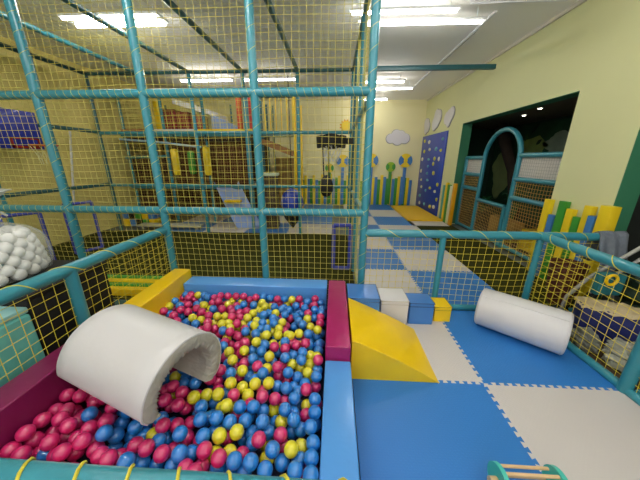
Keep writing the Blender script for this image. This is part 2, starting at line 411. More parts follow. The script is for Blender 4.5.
# ------------------------------------------------------------ railings round the pit and mats
def fence_part(root, a, b, zt, post_at=(), bottom=False, cell=.074, R=.042, pr=None, zb=.04, wr_p=.16, wr_r=.0035, netr=None, seed=0):
    a, b = Vector(a), Vector(b)
    part('top_rail', pad_tube(a+Vector((0, 0, zt)), b+Vector((0, 0, zt)), R, 18), TEAL, root)
    if bottom: part('bottom_rail', pad_tube(a+Vector((0, 0, .035)), b+Vector((0, 0, .035)), .034), TEAL, root)
    for p in post_at:
        q = a.lerp(b, p); part('post', pad_tube(q+Vector((0, 0, 0)), q+Vector((0, 0, zt)), pr or R), TEAL, root)
    d = (b-a); part('net', net(MB(), a+Vector((0, 0, zb)), d, (0, 0, 1), d.length, zt-zb, cell, netr or NR*1.35, seed=seed), NETF, root)
    part('lacing_cord', wrap(MB(), a+Vector((0, 0, zt)), b+Vector((0, 0, zt)), R, wr_p, wr_r, seed=seed), CORD, root)
XF = -1.87
fl = thing('netted_fence', 'netted teal railing along the left side of the ball pit', 'fence', (XF, 1.4, 0))
fence_part(fl, (XF, .42, 0), (XF, 2.66, 0), .9, (.522,), seed=11, wr_p=.3)
fn = thing('netted_fence', 'teal railing tube with yellow cord nearest the viewer, across the pit front', 'fence', (-.8, .385, 0))
fence_part(fn, (XF, .385, 0), (.22, .385, 0), .9, (0, 1), seed=12, wr_p=.13, wr_r=.0042)
fb = thing('netted_fence', 'netted teal railing across the mats, from cage post to pale wall', 'fence', (1.2, YF, 0))
fence_part(fb, (.34, YF, 0), (2.15, YF, 0), .9, (.453, 1.0), True, pr=.033, seed=13, wr_p=.3, wr_r=.003)
fence_part(fb, (2.15, YF, 0), (2.95, YF, 0), .9, (), True, seed=14, wr_p=.2, wr_r=.003)
fr_ = thing('netted_fence', 'netted teal railing along the right edge of the puzzle mats', 'fence', (2.19, 1.6, 0))
fence_part(fr_, (2.2, .45, 0), (2.155, 2.68, 0), .9, (.0, .53), True, seed=15, wr_p=.2, wr_r=.0035)
part('cross_rail', pad_tube((2.19, 1.55, .06), (2.9, 1.55, .06), .04), TEAL, fr_)

# ------------------------------------------------------------ ball pit borders
def pad(name, lo, hi, m, label, bev=.016, seam=True, group='soft pads round the ball pit'):
    t = thing(name, label, 'foam pad', ((lo[0]+hi[0])/2, (lo[1]+hi[1])/2, 0), group)
    part('cover', MB().box(lo, hi, bev, 3), m, t)
    if seam:
        z = hi[2]-.04; e = .002; m = mat(m.name+'_piping', (28, 62, 110) if m is BLU2 else ((150, 130, 20) if m is YEL else (176, 170, 158)), .4)
        pts = [(lo[0]-e, lo[1]-e, z), (hi[0]+e, lo[1]-e, z), (hi[0]+e, hi[1]+e, z), (lo[0]-e, hi[1]+e, z)]
        part('piping', MB().tube(pts, .0035, 6, closed=True).tube([(p[0], p[1], hi[2]-.003) for p in pts], .0035, 6, closed=True), m, t)
    return t
pad('pit_pad', (-1.82, .5, 0), (-1.645, 1.62, .45), vinyl('shaded_magenta_vinyl', (118, 20, 72), .35), 'magenta pad with shade in its colour along the left side of the ball pit, under the white arch', seam=False)  # magenta vinyl darkened in its colour to stand in for the shade here
pad('pit_pad', (-1.82, 1.63, 0), (-1.63, 2.655, .45), YEL, 'yellow pad at the far left corner of the ball pit', seam=False)
pad('pit_pad', (-1.625, 2.455, 0), (-.06, 2.655, .36), BLU, 'long light blue pad along the far side of the ball pit', seam=False)
pad('pit_pad', (-.045, 1.56, 0), (.14, 2.645, .36), MAG, 'magenta pad between the ball pit and the yellow wedge', seam=False)
pad('pit_pad', (-.045, .48, 0), (.142, 1.553, .25), BLU, 'lower light blue pad along the near right side of the ball pit', seam=False)
pad('pit_pad', (-1.63, .46, 0), (-.055, .485, .24), BLU2, 'blue pad hidden behind the near railing of the ball pit', .004, False)
tag(MB().box((-1.64, .49, -.02), (-.05, 2.45, .012)).build('pit_mat', mat('pit_mat', (26, 30, 60), .8), None, 0), 'dark blue base mat at the bottom of the ball pit', 'mat')

# ------------------------------------------------------------ cube steps, wedge, cylinder, arch
def cube(lo, hi, m, label):
    t = pad('foam_cube', lo, hi, m, label, .008, True, 'row of foam cube steps'); t['category'] = 'foam cube'
cube((.152, 2.26, .014), (.462, 2.57, .36), BLU2, 'tallest blue foam cube, at the top of the yellow wedge')
cube((.49, 2.33, .014), (.765, 2.61, .30), WHT, 'white foam cube between the two blue ones')
cube((.79, 2.37, .014), (1.035, 2.58, .26), BLU2, 'smaller blue foam cube between the white and yellow cubes')
cube((1.07, 2.43, .014), (1.24, 2.63, .19), YEL, 'small yellow foam cube at the end of the row of steps')

wd = thing('foam_wedge', 'bright yellow foam wedge sloping down from the magenta pad', 'foam wedge', (.5, 1.95, 0))
bm0 = bmesh.new(); NX, NY = 18, 14
def wz(u, v):
    x = .152+u*.675; z = .355*(1-u)+.016 + .02*math.sin(PI*u)*(1-.3*v)
    z += -.010*math.exp(-((u*1.1-v*.55-.02)/.05)**2)*(1-u)**.6 + .007*math.exp(-((u*1.1-v*.55-.09)/.045)**2)*(1-u)
    z -= .006*math.sin(PI*v)*math.sin(2*PI*u)
    return x, z
gr = [[None]*(NY+1) for _ in range(NX+1)]
for i in range(NX+1):
    for j in range(NY+1):
        u, v = i/NX, j/NY; x, z = wz(u, v); y = 1.625+v*(.62+.04*u)
        gr[i][j] = bm0.verts.new((x, y, z))
for i in range(NX):
    for j in range(NY): bm0.faces.new((gr[i][j], gr[i+1][j], gr[i+1][j+1], gr[i][j+1]))
low = {}
def lv(v):
    if v not in low: low[v] = bm0.verts.new((v.co.x, v.co.y, .014))
    return low[v]
for i in range(NX):
    bm0.faces.new((gr[i+1][0], gr[i][0], lv(gr[i][0]), lv(gr[i+1][0]))); bm0.faces.new((gr[i][NY], gr[i+1][NY], lv(gr[i+1][NY]), lv(gr[i][NY])))
for j in range(NY): bm0.faces.new((gr[0][j], gr[0][j+1], lv(gr[0][j+1]), lv(gr[0][j])))
mbw = MB(); mbw.bm.free(); mbw.bm = bm0
part('cover', mbw, YEL, wd, 40)
part('piping', MB().tube([(gr_x, 1.622, gr_z) for gr_x, gr_z in [wz(i/12, 0) for i in range(13)]], .004, 6), YEL, wd)

# white cylinder lying on the blue mat
cy = thing('foam_cylinder', 'long white foam cylinder lying on the blue puzzle mat', 'foam roller', (1.8, 2.33, .15))
A, B, R = Vector(CYL[0]), Vector(CYL[1]), CYL[2]
d = (B-A).normalized(); u = d.cross(Vector((0, 0, 1))).normalized(); v = u.cross(d)
L = (B-A).length
pts = [A+d*t for t in (0, .006, .02, L-.02, L-.006, L)]
part('cover', MB().tube(pts, [R-.02, R-.006, R, R, R-.006, R-.02], 48), WHT, cy, 50)
sm = MB()
sv = (v*.86-u*.5 if (v*.86-u*.5).dot(Vector((0, -1, 0))) > (v*.86+u*.5).dot(Vector((0, -1, 0))) else v*.86+u*.5).normalized()
sm.tube([A+d*.02+sv*(R+.0005), B-d*.02+sv*(R+.0005)], .004, 6)
for q in (A+d*.02, B-d*.02): sm.tube([q+(u*math.cos(i*PI/16)+v*math.sin(i*PI/16))*(R+.0) for i in range(32)], .004, 6, closed=True)
part('seam', sm, WHT, cy)

# white half tunnel on the pit
yaw, pit_, rol, RO, TH, LL, LEG = .302, .083, -.265, .278, .088, .673, .099
C0 = Vector((-.846, 1.13, .319))
Aa = Vector((-math.cos(yaw)*math.cos(pit_), math.sin(yaw)*math.cos(pit_), math.sin(pit_))); Ss = Vector((math.sin(yaw), math.cos(yaw), 0)); Uu = Ss.cross(Aa)
if Uu.z < 0: Uu = -Uu
S2 = (Ss*math.cos(rol)+Uu*math.sin(rol)); U2 = (Uu*math.cos(rol)-Ss*math.sin(rol))
ar = thing('foam_arch', 'white half-tunnel foam arch lying across the magenta pad onto the balls', 'foam arch', tuple(C0))
def arc(R, a, n=40, rr=0):
    low = math.asin(min(.95, LEG/R)); pts = []
    for i in range(n+1):
        t = PI+low-(PI+2*low)*i/n; x, y = R*math.cos(t), LEG+R*math.sin(t)
        if rr:      # soften the lower outer corner
            k = max(0, 1-y/.05); x *= 1-.10*k*k
        pts.append(C0+Aa*a+S2*x+U2*y)
    return pts
def shell(rows, wr=0, seed=1):
    mb = MB(); rnd = random.Random(seed); rings = [[mb.bm.verts.new(p) for p in r] for r in rows]
    for X, Y in zip(rings, rings[1:]):
        for j in range(len(X)-1): mb.bm.faces.new((X[j], X[j+1], Y[j+1], Y[j]))
    return mb
b_ = .012
part('outer_cover', shell([arc(RO-.006, 0, 64, 1)]+[arc(RO, t, 64, 1) for t in [.008]+[LL*k/8 for k in range(1, 8)]+[LL-.012]]+[arc(RO-.01, LL, 64, 1)]), WHT, ar, 60)
RI = RO-TH
def wrinkle(pts, amp, k0):
    o = []
    for i, p in enumerate(pts):
        c = (p-C0-U2*LEG); w_ = amp*(math.sin(i*2.9+k0)+.6*math.sin(i*1.7+k0*2)); o.append(p+Aa*w_*.6 + c.normalized()*w_*.5)
    return o
front = [arc(RO-.006, 0, 90, 1), wrinkle(arc(RO-.02, -.006, 90, 1), .0012, 0), wrinkle(arc(RO-.045, -.008, 90), .0035, 1), wrinkle(arc(RI+.02, -.004, 90), .006, 1.4), wrinkle(arc(RI, .006, 90), .006, 1.8), wrinkle(arc(RI-.002, .05, 90), .005, 2.4), wrinkle(arc(RI, .12, 90), .003, 3), arc(RI, .2, 90), arc(RI, LL, 90)]
part('lining', shell(front), LINING, ar, 60)
part('back_face', shell([arc(RI, LL, 64), arc(RO-.01, LL, 64, 1)]), LINING, ar, 60)
ed = MB()
for s in (-1, 1):
    k0 = -1 if s > 0 else 0; q = [arc(RI, 0, 64)[k0], arc(RO-.006, 0, 64, 1)[k0], arc(RO-.01, LL, 64, 1)[k0], arc(RI, LL, 64)[k0]]; ed.bm.faces.new([ed.bm.verts.new(x) for x in q])
part('base_edge', ed, WHT, ar, 0)
part('piping', MB().tube(arc(RO, .004, 64, 1), .005, 6), WHT, ar, 60)

# ------------------------------------------------------------ balls
BM_ = {'M': mat('magenta_ball', (204, 34, 104), .3, .8, spec=.7), 'B': mat('blue_ball', (30, 124, 208), .3, .8, spec=.7), 'Y': mat('yellow_ball', (226, 216, 40), .3, .8, spec=.7)}
def ball_mesh(m, r=.0385):
    mb = MB().sphere((0, 0, 0), r, 24, 14, (1, 1, 1))
    ob = mb.build('t', m, None, 180); me = ob.data; bpy.data.objects.remove(ob); return me
BME = {k: ball_mesh(m) for k, m in BM_.items()}
CN = {'M': 'magenta', 'B': 'blue', 'Y': 'yellow'}
TOP = [(-1.573,2.4,0.26,"B"),(-1.61,2.4,0.161,"M"),(-1.517,2.4,0.26,"M"),(-1.438,2.4,0.26,"Y"),(-1.37,2.4,0.26,"B"),(-1.325,2.4,0.209,"B"),(-1.191,2.4,0.26,"M"),(-1.61,2.4,0.22,"M"),(-1.508,2.334,0.26,"M"),(-1.483,2.4,0.203,"M"),(-1.319,2.362,0.26,"B"),(-1.263,2.4,0.232,"M"),(-1.506,2.4,0.137,"M"),(-1.61,2.265,0.26,"B"),(-1.61,2.169,0.26,"Y"),(-1.532,2.21,0.243,"B"),(-1.457,2.231,0.243,"M"),(-1.41,2.4,0.191,"B"),(-1.289,2.234,0.245,"Y"),(-1.247,2.317,0.218,"M"),(-1.176,2.309,0.247,"M"),(-1.61,2.08,0.26,"M"),(-1.61,2.212,0.196,"M"),(-1.476,2.136,0.245,"M"),(-1.168,2.168,0.245,"B"),(-1.334,2.167,0.245,"M"),(-1.254,2.112,0.245,"M"),(-1.397,2.121,0.234,"M"),(-1.492,2.043,0.243,"M"),(-1.483,2.144,0.169,"B"),(-1.298,2.02,0.239,"Y"),(-1.225,2.029,0.212,"Y"),(-1.16,2.057,0.244,"M"),(-1.121,1.954,0.242,"M"),(-1.356,2.026,0.189,"B"),(-1.233,1.949,0.225,"B"),(-1.075,2.05,0.245,"Y"),(-1.025,2.099,0.212,"Y"),(-1.105,2.037,0.175,"Y"),(-0.983,1.939,0.245,"Y"),(-1.086,2.18,0.241,"M"),(-1.09,1.882,0.242,"M"),(-1.047,1.928,0.198,"M"),(-1.557,2.4,0.186,"B"),(-1.112,2.4,0.26,"M"),(-1.023,2.4,0.26,"M"),(-0.942,2.4,0.26,"M"),(-1.069,2.4,0.201,"Y"),(-0.971,2.4,0.192,"Y"),(-0.807,2.394,0.258,"M"),(-0.876,2.4,0.223,"M"),(-0.73,2.4,0.26,"B"),(-0.657,2.4,0.247,"B"),(-0.573,2.369,0.26,"M"),(-0.639,2.4,0.176,"M"),(-1.062,2.276,0.235,"Y"),(-0.983,2.287,0.217,"M"),(-0.907,2.294,0.227,"B"),(-0.798,2.274,0.239,"B"),(-0.721,2.317,0.244,"Y"),(-0.673,2.248,0.245,"Y"),(-0.767,2.315,0.182,"Y"),(-0.577,2.242,0.245,"B"),(-1.064,2.294,0.161,"M"),(-1,2.33,0.137,"M"),(-0.835,2.165,0.237,"M"),(-0.756,2.124,0.243,"Y"),(-0.736,2.166,0.182,"B"),(-0.645,2.093,0.249,"B"),(-0.618,2.161,0.224,"B"),(-0.541,2.136,0.244,"Y"),(-0.936,2.052,0.242,"M"),(-0.876,2.093,0.217,"M"),(-0.783,2.04,0.247,"Y"),(-0.548,2.059,0.239,"B"),(-0.628,1.986,0.237,"B"),(-0.524,1.985,0.236,"B"),(-0.964,2.045,0.171,"B"),(-0.823,2.035,0.181,"Y"),(-0.805,2.097,0.13,"B"),(-0.683,1.931,0.248,"Y"),(-0.862,1.977,0.224,"M"),(-0.882,2.033,0.132,"Y"),(-0.738,1.85,0.24,"B"),(-0.64,1.818,0.247,"B"),(-0.872,1.841,0.237,"M"),(-0.564,1.892,0.245,"B"),(-0.533,1.948,0.169,"Y"),(-0.547,1.807,0.247,"Y"),(-0.799,1.843,0.195,"M"),(-0.912,1.853,0.159,"Y"),(-0.944,1.867,0.227,"B"),(-0.605,1.85,0.186,"Y"),(-0.465,1.923,0.227,"Y"),(-0.455,1.841,0.225,"Y"),(-0.501,2.393,0.254,"B"),(-0.42,2.369,0.26,"Y"),(-0.347,2.4,0.25,"M"),(-0.263,2.36,0.242,"B"),(-0.181,2.397,0.26,"M"),(-0.126,2.4,0.21,"B"),(-0.562,2.4,0.192,"M"),(-0.478,2.4,0.182,"Y"),(-0.402,2.4,0.198,"M"),(-0.369,2.298,0.23,"B"),(-0.497,2.2,0.246,"B"),(-0.432,2.234,0.223,"B"),(-0.313,2.383,0.183,"M"),(-0.271,2.233,0.248,"B"),(-0.183,2.309,0.24,"M"),(-0.171,2.214,0.246,"B"),(-0.103,2.247,0.231,"B"),(-0.448,2.123,0.242,"B"),(-0.353,2.307,0.155,"B"),(-0.317,2.344,0.098,"B"),(-0.23,2.143,0.247,"M"),(-0.184,2.254,0.181,"B"),(-0.105,2.164,0.246,"B"),(-0.407,2.168,0.167,"M"),(-0.343,2.151,0.206,"B"),(-0.227,2.06,0.246,"Y"),(-0.17,2.149,0.198,"B"),(-0.107,2.087,0.246,"M"),(-0.455,2.019,0.226,"Y"),(-0.308,2.052,0.228,"B"),(-0.263,1.973,0.245,"B"),(-0.108,2.006,0.242,"M"),(-0.426,2.053,0.164,"M"),(-0.349,2.052,0.163,"B"),(-0.194,1.986,0.212,"Y"),(-0.125,1.923,0.229,"Y"),(-0.346,1.815,0.243,"Y"),(-0.278,1.85,0.241,"Y"),(-0.199,1.845,0.244,"B"),(-0.131,1.929,0.153,"B"),(-0.599,2.062,0.181,"Y"),(-0.427,1.963,0.173,"M"),(-0.481,1.874,0.16,"B"),(-0.232,1.89,0.159,"M"),(-0.695,1.706,0.246,"M"),(-0.852,1.654,0.245,"B"),(-0.904,1.87,0.084,"B"),(-0.758,1.717,0.2,"M"),(-0.784,1.601,0.24,"Y"),(-0.671,1.62,0.241,"Y"),(-0.775,1.721,0.125,"M"),(-0.638,1.706,0.176,"B"),(-0.535,1.614,0.248,"B"),(-0.607,1.72,0.245,"Y"),(-0.53,1.696,0.238,"B"),(-0.448,1.672,0.244,"M"),(-0.377,1.739,0.241,"B"),(-0.362,1.664,0.24,"M"),(-0.462,1.566,0.245,"Y"),(-0.342,1.556,0.249,"B"),(-0.431,1.694,0.173,"B"),(-0.826,1.611,0.177,"M"),(-0.575,1.532,0.249,"B"),(-0.538,1.6,0.172,"B"),(-0.447,1.588,0.173,"B"),(-0.684,1.705,0.113,"M"),(-0.767,1.534,0.19,"B"),(-0.75,1.642,0.107,"B"),(-0.641,1.526,0.211,"M"),(-0.736,1.57,0.13,"M"),(-0.721,1.511,0.248,"Y"),(-0.768,1.414,0.248,"M"),(-0.688,1.391,0.248,"B"),(-0.619,1.427,0.239,"Y"),(-0.658,1.447,0.167,"M"),(-0.581,1.445,0.174,"B"),(-0.521,1.46,0.251,"M"),(-0.608,1.553,0.147,"B"),(-0.463,1.486,0.208,"Y"),(-0.467,1.403,0.249,"B"),(-0.379,1.464,0.249,"M"),(-0.375,1.468,0.172,"M"),(-0.656,1.31,0.249,"Y"),(-0.496,1.318,0.244,"Y"),(-0.407,1.325,0.248,"Y"),(-0.58,1.311,0.216,"Y"),(-0.36,1.353,0.194,"B"),(-0.301,1.446,0.222,"B"),(-0.317,1.473,0.122,"M"),(-0.785,1.384,0.179,"M"),(-0.838,1.409,0.129,"B"),(-0.364,1.554,0.159,"M"),(-0.283,1.721,0.23,"M"),(-0.209,1.72,0.251,"M"),(-0.182,1.933,0.095,"B"),(-0.164,1.812,0.135,"B"),(-0.107,1.792,0.183,"B"),(-0.103,1.71,0.194,"B"),(-0.22,1.626,0.242,"B"),(-0.293,1.634,0.202,"B"),(-0.164,1.655,0.191,"Y"),(-0.22,1.547,0.243,"B"),(-0.097,1.553,0.244,"M"),(-0.293,1.558,0.189,"Y"),(-0.161,1.578,0.178,"Y"),(-0.235,1.575,0.142,"Y"),(-0.167,1.486,0.19,"Y"),(-0.1,1.533,0.17,"B"),(-0.101,1.424,0.221,"B"),(-0.236,1.451,0.18,"B"),(-0.174,1.478,0.114,"Y"),(-0.246,1.446,0.104,"B"),(-0.105,1.409,0.145,"M"),(-0.289,1.309,0.23,"B"),(-0.158,1.307,0.23,"M"),(-1.092,1.397,0.187,"Y"),(-1.046,1.442,0.144,"B"),(-0.897,1.377,0.245,"B"),(-0.889,1.299,0.245,"B"),(-1.043,1.424,0.24,"B"),(-1.015,1.262,0.251,"M"),(-0.936,1.225,0.245,"M"),(-0.843,1.195,0.246,"Y"),(-0.785,1.238,0.22,"Y"),(-0.81,1.341,0.243,"M"),(-0.704,1.227,0.243,"Y"),(-1.008,1.166,0.246,"M"),(-0.996,1.189,0.174,"M"),(-0.91,1.139,0.245,"M"),(-0.741,1.241,0.157,"B"),(-0.764,1.133,0.248,"B"),(-0.886,1.235,0.133,"M"),(-0.894,1.175,0.179,"M"),(-0.684,1.289,0.18,"B"),(-0.621,1.152,0.245,"Y"),(-1.076,1.272,0.205,"M"),(-0.729,1.055,0.25,"B"),(-0.92,1.012,0.245,"M"),(-0.873,1.053,0.199,"M"),(-0.822,1.096,0.162,"M"),(-0.973,0.997,0.191,"Y"),(-0.927,1.015,0.132,"B"),(-0.799,0.972,0.25,"B"),(-0.789,1.002,0.18,"M"),(-0.673,0.971,0.243,"B"),(-1.007,0.916,0.229,"M"),(-0.93,0.895,0.246,"M"),(-0.836,0.875,0.244,"M"),(-0.9,1.015,0.06,"M"),(-0.746,0.877,0.249,"B"),(-0.718,0.919,0.191,"B"),(-0.77,0.925,0.13,"Y"),(-0.629,0.899,0.251,"M"),(-0.672,0.931,0.13,"M"),(-1.008,0.906,0.143,"B"),(-0.722,1.107,0.189,"B"),(-0.606,1.23,0.24,"M"),(-0.556,1.327,0.144,"B"),(-0.422,1.225,0.246,"M"),(-0.538,1.151,0.241,"B"),(-0.456,1.152,0.246,"B"),(-0.411,1.184,0.182,"B"),(-0.641,1.065,0.255,"B"),(-0.561,1.056,0.243,"B"),(-0.48,1.076,0.233,"B"),(-0.376,1.06,0.252,"B"),(-0.648,1.045,0.181,"B"),(-0.588,0.979,0.242,"Y"),(-0.566,1.017,0.177,"M"),(-0.501,1.001,0.246,"Y"),(-0.443,1.058,0.168,"B"),(-0.493,1.063,0.109,"B"),(-0.372,0.97,0.245,"M"),(-0.348,1.055,0.18,"B"),(-0.097,1.241,0.227,"B"),(-0.226,1.243,0.225,"B"),(-0.205,1.318,0.071,"B"),(-0.149,1.251,0.159,"Y"),(-0.347,1.236,0.22,"M"),(-0.295,1.263,0.167,"M"),(-0.359,1.229,0.135,"Y"),(-0.267,1.152,0.239,"B"),(-0.092,1.155,0.226,"B"),(-0.163,1.222,0.089,"M"),(-0.207,1.097,0.232,"B"),(-0.287,1.13,0.168,"Y"),(-0.248,1.265,0.106,"B"),(-0.221,1.116,0.113,"B"),(-0.108,1.063,0.231,"B"),(-0.169,1.094,0.165,"B"),(-0.265,1.009,0.232,"M"),(-0.366,1.213,0.06,"B"),(-0.354,1.038,0.106,"Y"),(-0.543,0.871,0.245,"M"),(-0.463,0.864,0.245,"B"),(-0.382,0.863,0.245,"B"),(-0.323,0.928,0.17,"Y"),(-0.56,0.873,0.169,"B"),(-0.309,0.848,0.219,"B"),(-0.258,1.004,0.155,"M"),(-0.154,0.997,0.17,"Y"),(-0.088,0.99,0.214,"B"),(-0.196,0.94,0.233,"Y"),(-0.241,0.912,0.177,"B"),(-0.168,0.971,0.099,"B"),(-0.091,0.909,0.226,"B"),(-0.095,0.917,0.135,"M"),(-0.163,0.847,0.231,"B"),(-0.086,0.829,0.238,"B"),(-0.29,0.929,0.24,"B"),(-1.596,0.991,0.263,"M"),(-1.492,0.997,0.273,"M"),(-1.549,1.106,0.185,"M"),(-1.535,1.066,0.25,"M"),(-1.584,0.905,0.285,"M"),(-1.581,0.922,0.21,"M"),(-1.563,0.993,0.168,"M"),(-1.432,0.883,0.263,"M"),(-1.408,0.961,0.275,"M"),(-1.449,0.969,0.178,"M"),(-1.61,0.848,0.242,"M"),(-1.61,0.896,0.145,"M"),(-1.46,0.872,0.192,"B"),(-1.313,0.837,0.271,"M"),(-1.304,0.88,0.207,"M"),(-1.424,1.021,0.229,"M"),(-1.362,0.947,0.211,"M"),(-1.358,1.034,0.272,"B"),(-1.302,0.968,0.256,"M"),(-1.233,1.002,0.268,"M"),(-1.183,0.935,0.274,"B"),(-1.164,0.971,0.208,"B"),(-1.289,0.956,0.181,"M"),(-1.209,0.894,0.214,"M"),(-1.176,0.951,0.135,"B"),(-1.145,0.856,0.236,"M"),(-1.074,0.832,0.254,"M"),(-1.071,0.88,0.192,"M"),(-0.983,0.828,0.25,"B"),(-0.95,0.869,0.176,"B"),(-1.254,0.885,0.28,"M")]
